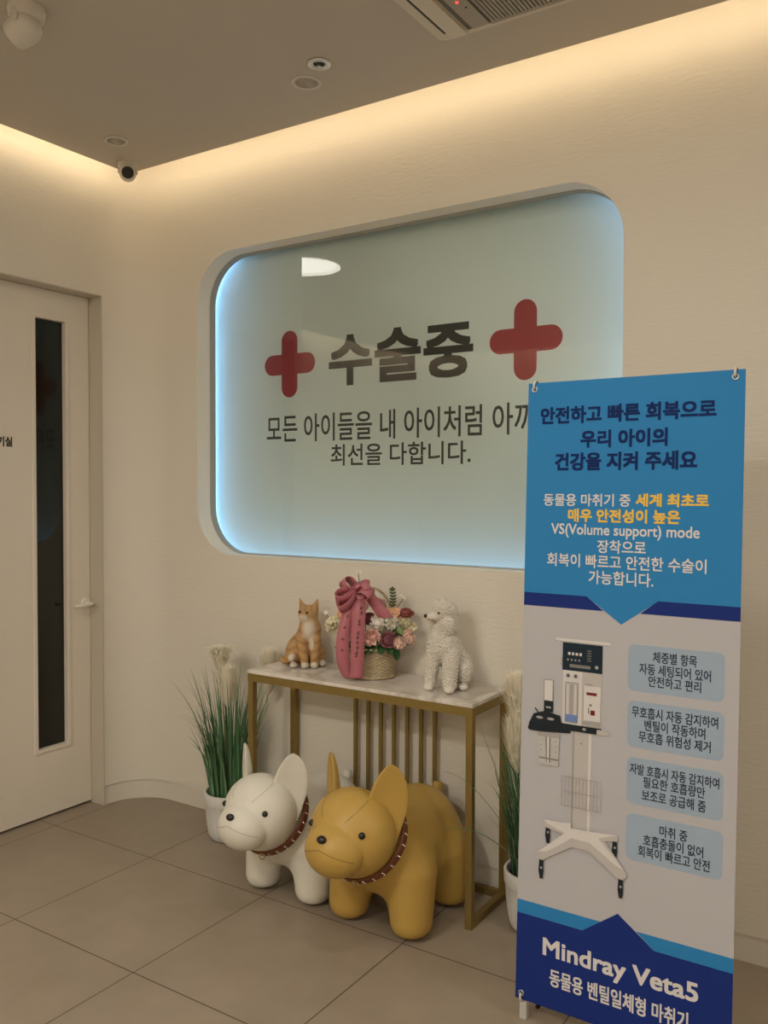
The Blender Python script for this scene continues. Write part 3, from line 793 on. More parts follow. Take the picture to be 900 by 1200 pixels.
# ------------------------------------------------------------------ flower basket
rnd = random.Random(5)
def make_basket():
    t = thing('flower_basket', 'wicker basket of pink and cream flowers with dusty pink bow', 'flower basket', (1.512, -.142, TZ), VZ)
    H = .118; rows = 18; seg = 96
    b = MB(); prof = []
    sub = 4
    def rm(i):
        return .076 + .016*(i/(rows*sub))
    vs = []; fs = []
    for i in range(rows*sub+1):
        z = .002 + H*i/(rows*sub); row = i//sub; ph = (i % sub)/sub
        for k in range(seg*2):
            a = 2*PI*k/(seg*2)
            wv = math.sin(a*22 + (PI if row % 2 else 0)); bulge = abs(math.sin(PI*ph))**.6
            r = rm(i) + .0042*wv*bulge + .0016*bulge
            vs.append((r*1.16*math.cos(a), r*.86*math.sin(a), z))
    n2 = seg*2
    for i in range(rows*sub):
        for k in range(n2): fs.append((i*n2+k, i*n2+(k+1) % n2, (i+1)*n2+(k+1) % n2, (i+1)*n2+k))
    fs.append(tuple(range(n2))[::-1]); fs.append(tuple(rows*sub*n2+k for k in range(n2)))
    b.add(vs, fs); b.build('basket', M['wicker'], t, smooth=True)
    b = MB()
    for zz, rr in ((.120, .095), (.0065, .079)):
        b.tube([(rr*1.16*math.cos(2*PI*k/48), rr*.86*math.sin(2*PI*k/48), zz) for k in range(49)], .0055, 8, caps=False)
    b.build('rim', M['wicker'], t, smooth=True)
    b = MB()
    arc = [(.100*math.cos(PI*k/32), .004*math.sin(k*1.9), .115+.240*math.sin(PI*k/32)**.8) for k in range(33)]
    b.tube(arc, .0055, 8); b.build('handle', M['wicker'], t, smooth=True)
    # --- flowers
    def petal(mb, c, d, up, L, Wd, curl, n=4):
        d = Vector(d).normalized(); s = d.cross(up)
        s = s.normalized() if s.length > 1e-4 else d.orthogonal().normalized()
        nn = s.cross(d); vs = []
        for i in range(n+1):
            tt = i/n; w = Wd*math.sin(PI*(.18+.70*tt))**.8
            for j in range(n+1):
                u = j/n*2-1
                vs.append(Vector(c)+d*L*tt + s*w*u + nn*(curl*L*tt*tt + .25*Wd*(u*u)*(1-tt*.3)))
        mb.add(vs, [(i*(n+1)+j, i*(n+1)+j+1, (i+1)*(n+1)+j+1, (i+1)*(n+1)+j) for i in range(n) for j in range(n)])
    def rose(a, bb, z, r, m, face, name='rose'):
        r *= 1.2
        mb = MB(); fc = Vector(face).normalized(); e1 = fc.orthogonal().normalized(); e2 = fc.cross(e1)
        c0 = Vector((a, -bb, z))
        k = 0
        for ring, (npt, rad, lift, tilt) in enumerate(((3, .10, .55, .05), (4, .28, .45, .14), (5, .48, .25, .32), (6, .66, .0, .62))):
            for q in range(npt):
                an = 2*PI*q/npt + ring*.7
                rd = e1*math.cos(an)+e2*math.sin(an)
                p = c0 + rd*rad*r*.55 - fc*r*.45
                petal(mb, p, fc*(1-tilt*.6)+rd*tilt, -rd, r*(.95-.08*ring), r*(.30+.16*ring), -.35*tilt, 5)
        mb.ball(c0-fc*r*.25, r*.62, 12, 8)
        return mb.build(name, m, t, smooth=True, recalc=False)
    def carnation(a, bb, z, r, m, face, name='carnation', npet=70):
        r *= 1.18
        mb = MB(); fc = Vector(face).normalized(); c0 = Vector((a, -bb, z))
        mb.ball(c0-fc*r*.1, r*.66, 14, 10)
        for q in range(npet):
            while True:
                d = Vector((rnd.uniform(-1, 1), rnd.uniform(-1, 1), rnd.uniform(-1, 1)))
                if .2 < d.length < 1 and d.normalized().dot(fc) > -.45: break
            d.normalize()
            petal(mb, c0+d*r*.42, d+Vector((rnd.uniform(-.3, .3), rnd.uniform(-.3, .3), rnd.uniform(-.3, .3))), Vector((rnd.uniform(-1, 1), rnd.uniform(-1, 1), rnd.uniform(-1, 1))), r*.58, r*.27, rnd.uniform(-.3, .3), 3)
        return mb.build(name, m, t, smooth=True, recalc=False)
    def daisy(a, bb, z, r, m, face, name='lisianthus', npet=12):
        r *= 1.15
        mb = MB(); fc = Vector(face).normalized(); e1 = fc.orthogonal().normalized(); e2 = fc.cross(e1); c0 = Vector((a, -bb, z))
        for q in range(npet):
            an = 2*PI*q/npet + (q % 2)*.1; rd = e1*math.cos(an)+e2*math.sin(an)
            petal(mb, c0-fc*r*.3, rd+fc*(.35 if q % 2 else .8), fc, r*1.05, r*.30, .1, 4)
        mb.ball(c0-fc*r*.1, r*.35, 10, 6)
        return mb.build(name, m, t, smooth=True, recalc=False)
    def Z(zx, zy):            # reading of the bouquet: offsets right and up from the basket foot, in metres
        return (zx-412)*.000452, (968-zy)*.000455
    a, z = Z(420, 590); carnation(a, .085, z, .031, M['petal_pink'], (0, -1, .25))
    a, z = Z(560, 612); rose(a, .082, z, .029, M['petal_mauve'], (.1, -1, .35))
    a, z = Z(470, 462); daisy(a, .060, z, .030, M['petal_white'], (-.2, -1, .7))
    a, z = Z(585, 470); carnation(a, .058, z, .026, M['petal_white'], (.1, -1, .6), 'white_carnation')
    a, z = Z(612, 405); rose(a, .030, z, .030, M['petal_peach'], (.1, -.8, .8))
    a, z = Z(716, 398); rose(a, .020, z, .030, M['petal_red'], (.05, -.35, 1))
    a, z = Z(705, 478); carnation(a, .035, z, .022, M['petal_cream'], (.3, -1, .5), 'cream_stock', 40)
    a, z = Z(766, 522); carnation(a, .030, z, .019, M['petal_cream'], (.7, -1, .3), 'cream_stock', 36)
    a, z = Z(655, 640); carnation(a, .070, z, .024, M['petal_blush'], (.3, -1, .0), 'blush_carnation', 44)
    a, z = Z(732, 590); carnation(a, .055, z, .026, M['petal_blush'], (.6, -1, .1), 'blush_carnation', 44)
    a, z = Z(765, 642); carnation(a, .050, z, .013, M['petal_blush'], (.8, -1, -.1), 'blush_bud', 24)
    a, z = Z(88, 505); carnation(a, .020, z, .031, M['petal_cream'], (-.7, -1, .2), 'cream_carnation', 60)
    a, z = Z(168, 405); rose(a, .015, z, .026, M['petal_peach'], (-.4, -1, .5))
    a, z = Z(395, 445); rose(a, .045, z, .024, M['petal_mauve'], (-.1, -1, .5))
    a, z = Z(235, 575); carnation(a, .070, z, .022, M['petal_blush'], (-.2, -1, .2), 'blush_carnation', 40)
    a, z = Z(250, 480); rose(a, .050, z, .024, M['petal_pink'], (-.1, -1, .5))
    a, z = Z(330, 350); rose(a, -.02, z, .027, M['petal_blush'], (-.1, -.8, .8))
    a, z = Z(480, 350); carnation(a, -.03, z, .026, M['petal_pink'], (0, -.5, 1))
    a, z = Z(15, 405); daisy(a, .0, z, .011, M['petal_white'], (-.5, -1, .4), 'small_blossom', 8)
    a, z = Z(30, 550); daisy(a, .01, z, .009, M['petal_white'], (-.5, -1, .0), 'small_blossom', 8)
    for zx, zy in ((688, 262), (705, 280), (672, 250), (272, 42), (316, 44)):
        a, z = Z(zx, zy); daisy(a, .0, z, .006, M['petal_white'], (0, -1, .3), 'small_blossom', 6)
    b = MB()
    for zx, zy in ((655, 535), (675, 560)):
        a, z = Z(zx, zy); b.ball((a, -.060, z), (.010, .010, .014))
    b.build('bud', M['bud'], t, smooth=True)
    # stems into the basket and dark leaves
    b = MB()
    for (zx, zy, bb) in ((420, 590, .07), (560, 612, .07), (716, 420, .02), (705, 478, .03), (88, 505, .02), (605, 300, .01), (690, 262, 0), (295, 42, 0), (655, 550, .05), (15, 405, 0), (766, 522, .03), (612, 405, .02), (330, 350, -.02), (480, 350, -.03), (168, 405, .01)):
        a, z = Z(zx, zy); b.tube([(a*.35, -bb*.3, .09), (a*.7, -bb*.7, .06+z*.6), (a, -bb+.006, z-.012)], .0016, 6)
    b.build('stem', M['sprig'], t)
    b = MB()
    for q in range(46):
        an = rnd.uniform(0, 2*PI); rr = rnd.uniform(.03, .095)
        p = Vector((rr*1.16*math.cos(an), rr*.86*math.sin(an), rnd.uniform(.10, .17)))
        petal(b, p, Vector((math.cos(an)*1.1, math.sin(an)*.9, rnd.uniform(-.3, .8))), Vector((0, 0, 1)), rnd.uniform(.035, .055), rnd.uniform(.011, .017), -.3, 4)
    for zx, zy, dx, dz in ((420, 690, -.1, -.25), (500, 690, .0, -.3), (560, 690, .3, -.3), (615, 720, .5, -.8), (380, 700, -.3, -.2), (450, 640, 0, .1)):
        a, z = Z(zx, zy); petal(b, (a, -.062, z+.01), Vector((dx, -1, dz)), Vector((0, 0, 1)), .040, .017, -.5, 4)
    lf = b.build('leaves', M['leaf'], t, smooth=True, recalc=False)
    b = MB(); pts = []
    for k in range(7):
        a, z = Z(595+8*math.sin(k*.5), 372-k*27); pts.append((a, -.012, z))
    b.tube(pts, .0012, 6)
    for k in range(1, 7):
        for s in (-1, 1):
            petal(b, pts[k], Vector((s*.8, -.2, .55)), Vector((0, -1, 0)), .016, .0042, 0, 4)
    petal(b, pts[-1], Vector((0, 0, 1)), Vector((0, -1, 0)), .017, .006, 0, 4)
    b.build('sprig', M['sprig'], t, smooth=True, recalc=False)
    # --- bow and ribbon tails
    def strip(name, pts, hw, parent, twist=None):
        n = len(pts); P = []
        for s in range((n-1)*6+1):                     # Catmull-Rom
            u = s/6; i = min(int(u), n-2); f_ = u-i
            p0, p1, p2, p3 = (Vector(pts[max(i-1, 0)]), Vector(pts[i]), Vector(pts[i+1]), Vector(pts[min(i+2, n-1)]))
            P.append(.5*((2*p1)+(p2-p0)*f_+(2*p0-5*p1+4*p2-p3)*f_*f_+(3*p1-p0-3*p2+p3)*f_**3))
        m_ = MB(); N = len(P); Wv = []
        for i in range(N):
            w0 = hw[0]; w1 = hw[1]; tt = i/(N-1)
            Wv.append(Vector(w0)*(1-tt)+Vector(w1)*tt)
        m_.strip(P, Wv); return m_.build(name, M['ribbon'], parent, smooth=True, solid=.0008)
    kx, kz = Z(300, 190); kb = .100
    bow = MB(); bow.ball((kx, -kb, kz), (.014, .010, .013)); bow = bow.build('bow', M['ribbon'], t, smooth=True)
    def loop(ax_, az_, ln, wdt, fat, dep=.0):
        d = Vector((math.cos(ax_)*math.cos(az_), -math.sin(az_), math.sin(ax_)*math.cos(az_)))
        nrm = Vector((-math.sin(ax_), -.55, math.cos(ax_)*.6)).normalized()
        nrm = (nrm - d*nrm.dot(d)).normalized(); w = d.cross(nrm).normalized()
        c0 = Vector((kx, -kb-dep, kz))
        pts = [c0, c0+d*ln*.35+nrm*fat*.8, c0+d*ln*.75+nrm*fat*.9, c0+d*ln+nrm*fat*.1, c0+d*ln*.75-nrm*fat*.7, c0+d*ln*.35-nrm*fat*.5, c0]
        strip('loop', pts, (w*wdt, w*wdt), bow)
    loop(math.radians(142), .1, .074, .030, .024)
    loop(math.radians(196), .2, .092, .030, .024, .006)
    loop(math.radians(222), .3, .104, .028, .022, .003)
    loop(math.radians(25), .3, .056, .025, .020)
    loop(math.radians(345), .5, .062, .026, .022, .008)
    loop(math.radians(80), .5, .034, .015, .016, .012)
    loop(math.radians(310), .6, .045, .015, .016, .010)
    def tail(pix, hwa, hwb):
        pts = []
        for zx, zy, bb in pix:
            a, z = Z(zx, zy); pts.append((a, -bb, z))
        return strip('ribbon_tail', pts, ((hwa, 0, .0), (hwb, 0, .0)), t)
    lt = tail(((268, 210, .106), (215, 400, .116), (178, 560, .120), (172, 720, .120), (190, 830, .112), (228, 915, .100), (262, 945, .092)), .024, .027)
    rt = tail(((320, 220, .108), (308, 400, .122), (300, 600, .126), (298, 780, .124), (288, 930, .112)), .027, .025)
    ct = tail(((385, 215, .085), (440, 290, .085), (500, 370, .085), (540, 425, .080)), .024, .030)
    # the writing on the ribbon is too small to read in the photograph: short dark strokes only
    def marks(parent, pix, s):
        b = MB()
        for i, (zx, zy, bb) in enumerate(pix):
            a, z = Z(zx, zy); r_ = random.Random(i*7+int(zx))
            for q in range(3):
                dx, dz = r_.uniform(-.4, .4)*s, (q-1)*.36*s
                if r_.random() < .5: b.box(a-s*.45, a+s*.45, -bb-.0009, -bb-.0004, z+dz-.0011, z+dz+.0011)
                else: b.box(a+dx-.0011, a+dx+.0011, -bb-.0009, -bb-.0004, z-s*.45, z+s*.45)
        b.build('ribbon_lettering', M['letter_dark'], parent)
    marks(lt, [(240, 315, .1125), (217, 400, .1172), (188, 495, .1200), (176, 590, .1213), (168, 690, .1216)], .011)
    marks(rt, [(336, 330, .1210), (333, 370, .1225), (318, 440, .1252), (313, 470, .1258), (305, 540, .1268), (302, 580, .1272), (300, 620, .1273), (298, 660, .1273), (288, 700, .1270), (286, 728, .1268)], .012)
make_basket()

# ------------------------------------------------------------------ potted pampas grass
def make_pampas(loc, seed, plumes, label, lean, n_blades, xlim, extra=()):
    r_ = random.Random(seed)
    t = thing('potted_pampas_grass', label, 'potted plant', loc, group='potted artificial pampas grass')
    b = MB()
    prof = [(0, 0), (.070, 0), (.084, .006), (.094, .022), (.101, .06), (.106, .11), (.109, .155), (.111, .160), (.113, .165), (.114, .205), (.112, .210), (.104, .210), (.101, .203), (.099, .165), (0, .160)]
    flute = lambda r, z, a: r - (.0035*abs(math.cos(a*11))**.5*0 + .0040*(1-abs(math.sin(a*11))**.45))*(1 if (.02 < z < .160 and r > .09 and r < .1095) else 0)
    pr = []
    for (ra, za), (rb, zb) in zip(prof, prof[1:]): pr.append((ra, za))
    pr.append(prof[-1])
    b.lathe(pr, 176, rmod=flute); b.build('pot', M['pot'], t, smooth=True, angle=.9)
    b = MB(); b.lathe([(0, .188), (.07, .186), (.1005, .180), (.1005, .165), (0, .165)], 40); b.build('soil', M['soil'], t, smooth=True)
    vs = []; fs = []; cols = []
    def blade(x, y, az, L, bend, w, droop, sh):
        n = 12; d = Vector((math.cos(az), math.sin(az), 0)); s = Vector((-math.sin(az), math.cos(az), 0))
        s = (s + d*r_.uniform(-.6, .6)).normalized()
        p = Vector((x, y, .18)); ang = PI/2 - r_.uniform(.0, .08) - .8*max(0, math.hypot(x, y)-.03); o = len(vs)
        g = r_.uniform(-1, 1)
        for i in range(n+1):
            tt = i/n
            ww = w*(1-tt**2.2)*(.55+.45*min(1, tt*5)) + .0002
            vs.append(p-s*ww); vs.append(p+s*ww)
            c = np.array(sh)*(1+.25*g) if True else 0
            c = c+np.array((.10, .13, .05))*max(0, tt-.75)
            cols.append(c); cols.append(c)
            a = ang - bend*tt - droop*tt*tt
            p = p + (d*math.cos(a)+Vector((0, 0, 1))*math.sin(a))*L/n
            p.y = min(p.y, -.012-loc[1])
            p.x = max(p.x, xlim[0]-loc[0]+.0008*r_.random()); p.x = min(p.x, xlim[1]-loc[0])
        for i in range(n): fs.append((o+2*i, o+2*i+1, o+2*i+3, o+2*i+2))
    for q in range(n_blades):
        az = r_.uniform(0, 2*PI); rr = .088*math.sqrt(r_.random())
        long = r_.random()
        L = r_.uniform(.22, .44) if long < .82 else r_.uniform(.46, .62)
        bend = abs(r_.gauss(.10, .22)); droop = abs(r_.gauss(0, .25))
        blade(rr*math.cos(az), rr*math.sin(az), az+r_.uniform(-.5, .5), L, bend, r_.uniform(.0032, .0056), droop, (.070, .165, .075) if r_.random() < .7 else (.13, .235, .115))
    for q in range(16):                                 # thin arching outer blades
        az = r_.uniform(0, 2*PI) if q > 5 else PI+lean+r_.uniform(-.5, .5)
        blade(.04*math.cos(az), .04*math.sin(az), az, r_.uniform(.40, .62), r_.uniform(.35, .75), r_.uniform(.0010, .0018), r_.uniform(.5, 1.3), (.12, .17, .08))
    for pts in extra:                                   # long blades arching out in front of the table
        o = len(vs); N = 16
        for i in range(N+1):
            tt = i/N; a_, b_, c_ = (Vector(q)-Vector(loc) for q in pts)
            p = a_*(1-tt)**2+b_*2*tt*(1-tt)+c_*tt*tt; ww = Vector((0, 0, .0022*(1-tt)+.0004))
            vs.append(p-ww); vs.append(p+ww); cols.append(np.array((.10, .17, .09))); cols.append(np.array((.10, .17, .09)))
        for i in range(N): fs.append((o+2*i, o+2*i+1, o+2*i+3, o+2*i+2))
    me = bpy.data.meshes.new('grass_blades'); me.from_pydata([tuple(v) for v in vs], [], fs); me.materials.append(M['grass'])
    at = me.attributes.new('tint', 'FLOAT_COLOR', 'POINT')
    at.data.foreach_set('color', np.concatenate([np.clip(np.array(cols), .005, 1), np.ones((len(cols), 1))], 1).astype(np.float32).ravel())
    g = link_mesh('grass_blades', me, t, smooth=True, recalc=False); g['kind'] = 'stuff'
    for (px, py, zb, zt, rad, tipx, fan) in plumes:
        base = Vector((px*.2, py*.2, .17)); c0 = Vector((px, py, zb)); c1 = Vector((px+tipx, py, zt))
        b = MB(); b.tube([base, base.lerp(c0, .6)+Vector((0, 0, .01)), c0, c0.lerp(c1, .5)], [.0022, .002, .0018, .001], 6); st = b.build('plume_stem', M['stem'], t)
        b = MB(); ax = (c1-c0).normalized(); e1 = ax.orthogonal().normalized(); e2 = ax.cross(e1); Lp = (c1-c0).length
        ce_ = .50 if fan else .78
        core = [c0.lerp(c1, ce_*q_/10) for q_ in range(11)]
        b.tube(core, [max(.0012, rad*.50*math.sin(PI*min(1, .08+.86*q_/10))**.8) for q_ in range(11)], 14)
        for q in range(1500):
            u = r_.random(); an = r_.uniform(0, 2*PI); o = e1*math.cos(an)+e2*math.sin(an)
            top = fan and u > .55
            p = c0+ax*Lp*u*(.62 if fan else .80)
            hl = 1.3*rad*(.55+.75*math.sin(PI*min(1, .15+.75*u)))*r_.uniform(.75, 1.25)
            if top:
                k1 = (ax*r_.uniform(.5, 1.1)+o*.8).normalized(); k2 = (ax*r_.uniform(-.3, .5)+o).normalized(); hl *= 1.25
            else:
                k1 = (ax*.80+o*r_.uniform(.5, 1.25)).normalized(); k2 = (ax*1.0+o*r_.uniform(-.1, .7)+Vector((r_.uniform(-.3, .3), r_.uniform(-.3, .3), 0))).normalized()
            s = k1.cross(o).normalized()*.0017
            b.strip([p, p+k1*hl*.5, p+k1*hl*.5+k2*hl*.3, p+k1*hl*.5+k2*hl*.55+Vector((0, 0, -.08*hl if top else 0))], [s, s*.9, s*.6, s*.15])
        b.build('plume', M['plume'], st, smooth=True, recalc=False)
    return t
make_pampas((.775, -.168, 0), 11, [(-.035, -.02, .735, .885, .040, -.005, 1), (.022, -.035, .590, .770, .046, -.004, 0), (.150, .085, .64, .85, .046, .010, 0)],
            'potted pampas grass in fluted white pot left of the gold table', .2, 230, (.05, 1.0))
make_pampas((2.232, -.165, 0), 23, [(-.060, -.02, .71, .895, .050, -.015, 0), (-.055, -.03, .55, .755, .052, -.015, 0), (.05, .03, .70, .84, .040, .01, 0)],
            'potted pampas grass in white pot half hidden behind the banner', .0, 230, (2.07, 2.9),
            [((2.24, -.20, .20), (2.10, -.36, .58), (1.985, -.40, .575)), ((2.24, -.21, .20), (2.10, -.37, .44), (2.0, -.42, .375))])

# ------------------------------------------------------------------ banner on a stand
def make_banner():
    th = math.atan2(.065, 1.82)
    # local frame: X along the banner, Z up the sheet, origin at its lower left corner
    t = thing('banner_stand', 'tall blue and white advertising banner on a stand beside the table', 'banner', (2.390, -.684, 0))
    rot = Matrix.Translation((0, 0, .060)) @ Matrix.Rotation(-th, 4, 'X')
    BW, BH = .5995, 1.800
    def P3(u, v, h): return rot @ Vector((u, -h, v))
    sh = MB(); sh.box(0, BW, 0, .0012, 0, BH, mtx=rot)
    sheet = sh.build('banner_sheet', M['banner_white'], t)
    H = [.0004]
    def poly(name, pts, m, parent=None, h=.0004):
        b = MB(); tri = tessellate_polygon([[Vector((u, v, 0)) for u, v in pts]])
        b.add([P3(u, v, h) for u, v in pts], [tuple(q) for q in tri]); return b.build(name, m, parent or sheet, recalc=False)
    # colour fields
    poly('sky_blue_field', [(0, BH), (0, 1.1885), (.1895, 1.1885), (.2905, 1.1170), (.3900, 1.1890), (BW, 1.1890), (BW, BH)], M['ink_blue'], h=.0006)
    poly('navy_band', [(0, 1.1890), (0, 1.1505), (.2400, 1.1505), (.1890, 1.1890)], M['ink_navy'], h=.0004)
    poly('navy_band', [(BW, 1.1900), (BW, 1.1515), (.3420, 1.1515), (.3900, 1.1900)], M['ink_navy'], h=.0004)
    poly('sky_blue_band', [(0, .2890), (0, .2500), (.1990, .2500), (.2500, .2890)], M['ink_blue'], h=.0004)
    poly('sky_blue_band', [(.3480, .2895), (.3990, .2510), (BW, .2510), (BW, .2895)], M['ink_blue'], h=.0004)
    poly('navy_field', [(0, 0), (BW, 0), (BW, .2510), (.3985, .2510), (.2980, .3240), (.1985, .2505), (0, .2505)], M['ink_navy'], h=.0006)
    def line(body, u0, u1, v0, v1, m, bold, name='lettering', parent=None, h=.0010):
        b = MB(); text_into(b, body, u0, u1, v0, v1, bold, lambda u, v, d=0: P3(u, v, h+d)); return b.build(name, m, parent or sheet, recalc=False)
    hd, wt, ye = M['ink_head'], M['ink_white'], M['ink_yellow']
    line('안전하고 빠른 회복으로', .0395, .5300, 1.6775, 1.7275, hd, .0019, 'headline')
    line('우리 아이의', .1620, .4060, 1.6070, 1.6570, hd, .0019, 'headline')
    line('건강을 지켜 주세요', .0870, .4840, 1.5430, 1.5945, hd, .0019, 'headline')
    line('동물용 마취기 중', .0550, .3090, 1.4420, 1.4775, wt, .0006, 'body_text')
    line('세계 최초로', .3235, .5160, 1.4430, 1.4790, ye, .0014, 'body_text')
    line('매우 안전성이 높은', .1300, .4430, 1.3970, 1.4350, ye, .0014, 'body_text')
    line('VS(Volume support) mode', .0800, .4940, 1.3520, 1.3925, wt, .0006, 'body_text')
    line('장착으로', .2180, .3540, 1.3120, 1.3490, wt, .0006, 'body_text')
    line('회복이 빠르고 안전한 수술이', .0700, .5130, 1.2690, 1.3070, wt, .0006, 'body_text')
    line('가능합니다.', .1950, .3760, 1.2245, 1.2630, wt, .0006, 'body_text')
    line('Mindray Veta5', .0820, .5150, .1330, .1990, wt, .0018, 'title')
    line('동물용 벤틸일체형 마취기', .1045, .4910, .0660, .1165, wt, .0010, 'subtitle')
    # four caption panels
    caps = [(.3115, .5635, .9400, 1.0670, [('체중별 항목', .3790, .4940, 1.0225, 1.0530), ('자동 세팅되어 있어', .3430, .5300, .9880, 1.0185), ('안전하고 편리', .3680, .5060, .9565, .9865)]),
            (.3130, .5650, .7870, .9135, [('무호흡시 자동 감지하여', .3250, .5500, .8690, .9000), ('벤틸이 작동하며', .3600, .5190, .8365, .8665), ('무호흡 위험성 제거', .3450, .5330, .8040, .8345)]),
            (.3145, .5665, .6330, .7595, [('자발 호흡시 자동 감지하여', .3230, .5560, .7140, .7440), ('필요한 호흡량만', .3600, .5215, .6830, .7130), ('보조로 공급해 줌', .3570, .5240, .6470, .6775)]),
            (.3160, .5680, .4800, .6065, [('마취 중', .4065, .4790, .5600, .5900), ('호흡충돌이 없어', .3635, .5200, .5270, .5575), ('회복이 빠르고 안전', .3500, .5370, .4945, .5255)])]
    for u0, u1, v0, v1, lines in caps:
        p = poly('caption_panel', rrect(u0, u1, v0, v1, .018, 6), M['ink_panel'], h=.0004)
        for body, a, b_, c, d in lines: line(body, a, b_, c, d, M['ink_text'], .0004, 'caption_text', p, h=.0008)
    # picture of the anaesthesia machine
    pic = poly('machine_picture', [(.1003, 1.0640), (.1063, 1.0520), (.1220, 1.0530), (.2587, 1.0530), (.2620, 1.0580), (.2585, 1.0640)], M['p_light'])
    L = [.0004]
    def pp(pts, m, name='picture_detail'):
        L[0] += .00006; return poly(name, pts, M[m], pic, h=L[0])
    R4 = lambda a, b_, c, d: [(a, c), (b_, c), (b_, d), (a, d)]
    pp(R4(.1005, .2600, 1.0530, 1.0560), 'p_mid')
    pp(R4(.1185, .1230, .985, 1.010), 'p_mid')
    pp(R4(.1575, .2130, .5300, .8060), 'p_grey', 'column_print')
    pp(R4(.1575, .1640, .5300, .8060), 'p_mid'); pp(R4(.2050, .2130, .5300, .8060), 'p_light')
    pp([(.1840+.0025*math.cos(k), .7720+.0025*math.sin(k)) for k in [i*PI/4 for i in range(8)]], 'p_steel')
    pp(R4(.1260, .1825, .8215, .9740), 'p_light'); pp(R4(.1825, .2400, .8235, .9750), 'p_grey')
    pp(R4(.1230, .2402, .9745, 1.0530), 'p_screen', 'screen_print')
    for i in range(4):
        pp(R4(.1395+.0112*i, .1465+.0112*i, 1.0185, 1.0265), 'p_light'); pp(R4(.1370+.0112*i, .1415+.0112*i, 1.0025, 1.0075), 'p_mid')
    for i in range(5): pp(R4(.1960, .2080, 1.0060+.007*i, 1.0085+.007*i), 'p_steel')
    pp(R4(.1450, .2060, .9840, .9930), 'p_steel')
    pp([(.2242+.0052*math.cos(k), .9912+.0052*math.sin(k)) for k in [i*PI/8 for i in range(16)]], 'p_mid')
    for cx in (.141, .1637):
        pp([(cx+.007*math.cos(k), .9598+.007*math.sin(k)) for k in [i*PI/8 for i in range(16)]], 'p_mid')
        pp([(cx+.0035*math.cos(k), .9598+.0035*math.sin(k)) for k in [i*PI/8 for i in range(16)]], 'p_dark')
    pp(rrect(.1335, .1720, .8275, .9415, .004, 4), 'p_steel'); pp(rrect(.1355, .1700, .8295, .9395, .003, 4), 'p_grey')
    pp(R4(.1400, .1430, .8500, .9350), 'p_light'); pp(R4(.1620, .1650, .8500, .9350), 'p_light'); pp(R4(.1470, .1580, .8450, .9360), 'p_mid')
    pp(R4(.1360, .1698, .8300, .8500), 'p_blue')
    pp(R4(.1870, .2375, .8400, .9378), 'p_light'); pp(R4(.1870, .1890, .8400, .9378), 'p_mid')
    pp([(.1900, .9378), (.2150, .9378), (.2120, .9440), (.1950, .9440)], 'p_mid')
    pp(R4(.1965, .2262, .9115, .9196), 'p_red'); pp(R4(.2090, .2218, .8565, .8702), 'p_red')
    pp([(.2090+.004*math.cos(k), .8840+.004*math.sin(k)) for k in [i*PI/6 for i in range(12)]], 'p_steel'); pp(R4(.2020, .2055, .8600, .8760), 'p_steel')
    pp(R4(.1850, .2390, .8290, .8370), 'p_mid')
    pp([(.1227, .8225), (.2420, .8225), (.2406, .8095), (.2280, .8050), (.1231, .8041)], 'p_dark', 'tray_print')
    pp([(.1920+.0055*math.cos(k), .8140+.0040*math.sin(k)) for k in [i*PI/6 for i in range(12)]], 'p_mid')
    pp([(.2290, .8190), (.2640, .8190), (.2640, .8075), (.2280, .8055)], 'p_clear')
    # valve and canister
    pp(R4(.0690, .0980, .8800, .9415), 'p_steel'); pp(R4(.0708, .0962, .8810, .9398), 'banner' if False else 'p_light')
    pp(R4(.0705, .0985, .8480, .8800), 'p_dark'); pp(R4(.0770, .0920, .8590, .8640), 'p_mid')
    pp([(.0217, .7921), (.0263, .8108), (.0391, .8379), (.0732, .8500), (.1204, .8420), (.1246, .8220), (.1526, .8052), (.1510, .7962), (.1085, .7930), (.0557, .7884), (.0287, .7889)], 'p_dark', 'valve_print')
    pp([(.0420, .8540), (.0450, .8560), (.0560, .8420), (.0530, .8400)], 'p_dark')
    for cx in (.058, .092): pp([(cx+.011*math.cos(k), .8290+.004*math.sin(k)) for k in [i*PI/6 for i in range(12)]], 'p_mid')
    pp(R4(.0530, .1215, .7760, .7885), 'p_mid'); pp([(.0560, .7760), (.1193, .7760), (.1180, .6955), (.0600, .6955)], 'p_clear')
    pp([(.0770, .7760), (.0932, .7760), (.0937, .7030), (.0810, .7030)], 'p_steel'); pp([(.0820, .7760), (.0890, .7760), (.0890, .7030), (.0840, .7030)], 'p_light')
    pp(R4(.0600, .1170, .7120, .7165), 'p_steel')
    for v in (.735, .750, .765): pp(R4(.0620, .0680, v, v+.0015), 'p_steel'); pp(R4(.1060, .1120, v, v+.0015), 'p_steel')
    # wire basket
    for u in (.1285, .1390, .1495, .1600, .1705, .1810, .1915, .2020, .2125, .2230, .2330, .2440): pp(R4(u, u+.0012, .5900, .6740), 'p_mid')
    for v in (.5900, .6320, .6735): pp(R4(.1285, .2450, v, v+.0014), 'p_mid')
    # base with four castors
    for (u, v0, v1) in ((.0915, .4730, .5200), (.0735, .3670, .4240), (.2870, .4730, .5200), (.3055, .3700, .4250)):
        pp([(u-.006, v1), (u+.006, v1), (u+.007, v0+.020), (u+.005, v0), (u-.004, v0), (u-.008, v0+.022)], 'p_dark', 'castor_print')
        pp(R4(u-.0025, u+.0030, v0+.028, v0+.034), 'p_mid')
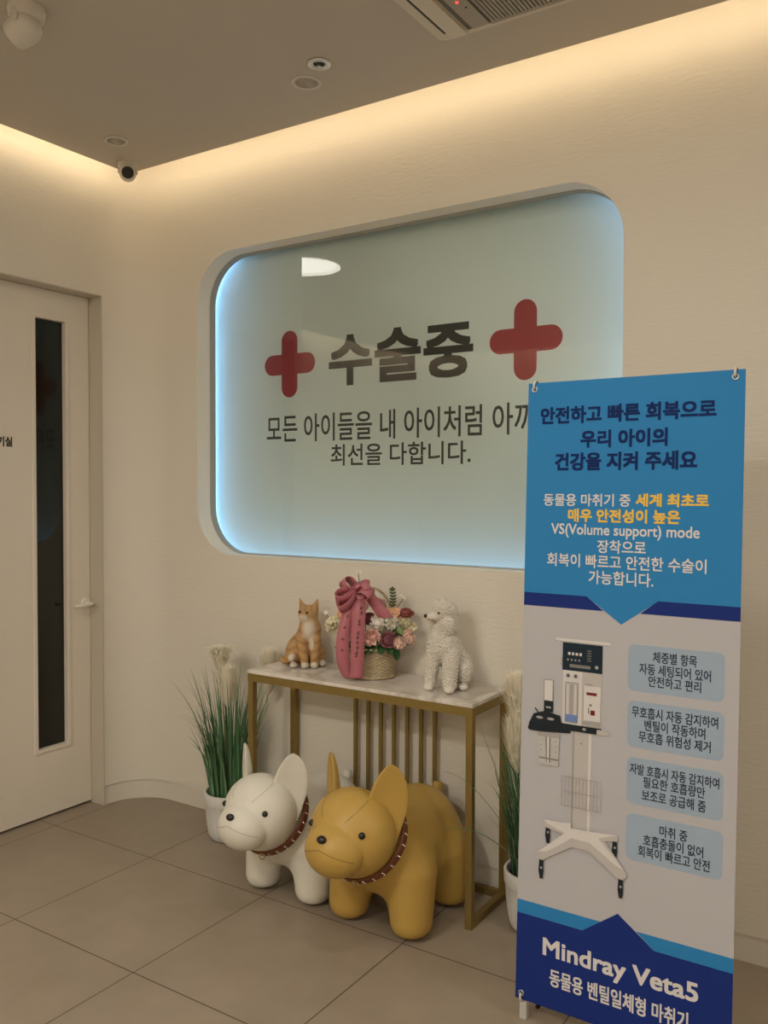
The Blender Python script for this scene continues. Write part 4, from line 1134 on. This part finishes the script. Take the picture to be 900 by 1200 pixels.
    pp([(.0791, .5390), (.1226, .5400), (.1603, .5447), (.1606, .5310), (.2169, .5320), (.2941, .5390), (.2957, .5230), (.2592, .5150), (.3202, .4427), (.3216, .4303), (.3097, .4201), (.2967, .4224), (.2163, .4767), (.1637, .4778), (.0768, .4209), (.0604, .4216), (.0600, .4407), (.1373, .5077), (.0787, .5185)], 'p_grey', 'base_print')
    pp([(.0795, .5388), (.1226, .5400), (.1603, .5445), (.1606, .5300), (.2169, .5320), (.2935, .5388), (.2600, .5270), (.2400, .5200), (.3150, .4480), (.2900, .4560), (.2163, .5010), (.1637, .5030), (.0900, .4480), (.0640, .4430), (.1420, .5130), (.0900, .5290)], 'p_light')
    # hooks in the corners
    for u, v, dn in ((.0200, 1.782, -1), (.5750, 1.782, -1), (.0185, .018, 1), (.5810, .018, 1)):
        b = MB(); ring = [P3(u+.0075*math.cos(k), v+.0075*math.sin(k), .0016) for k in [i*PI/8 for i in range(17)]]
        b.tube(ring, .0020, 6, caps=False); gr = b.build('grommet', M['steel'], t, smooth=True)
        b = MB(); y_ = -dn
        b.tube([P3(u, v, .003), P3(u, v+y_*.004, .009), P3(u, v+y_*.014, .008), P3(u, v+y_*.022, .001), P3(u, v+y_*.024, -.010)], .0036, 8)
        b.build('hook', M['plastic_white'], gr, smooth=True)
    # X-shaped stand behind the sheet
    hub = P3(.30, .62, -.075)
    for u, v in ((.0200, 1.806), (.5750, 1.806), (.0185, -.006), (.5810, -.006)):
        b = MB(); b.tube([hub, hub.lerp(P3(u, v, -.012), .5)+Vector((0, .02, 0)), P3(u, v, -.010)], .0045, 8); b.build('stand_arm', M['black'], t, smooth=True)
    b = MB(); b.ball(hub, (.025, .02, .035)); b.build('stand_hub', M['black'], t, smooth=True)
    for dx, dy in ((-.26, -.03), (.26, -.03), (0, .30)):
        b = MB(); b.tube([hub, (hub.x+dx*.6, hub.y+dy*.6, .20), (hub.x+dx, hub.y+dy, .008)], .007, 8); b.build('stand_leg', M['black'], t, smooth=True)
    b = MB(); b.box(.012, .034, .000, .022, .0, .052, mtx=None); b.build('foot', M['p_clear'], t, bevel=.003)
make_banner()
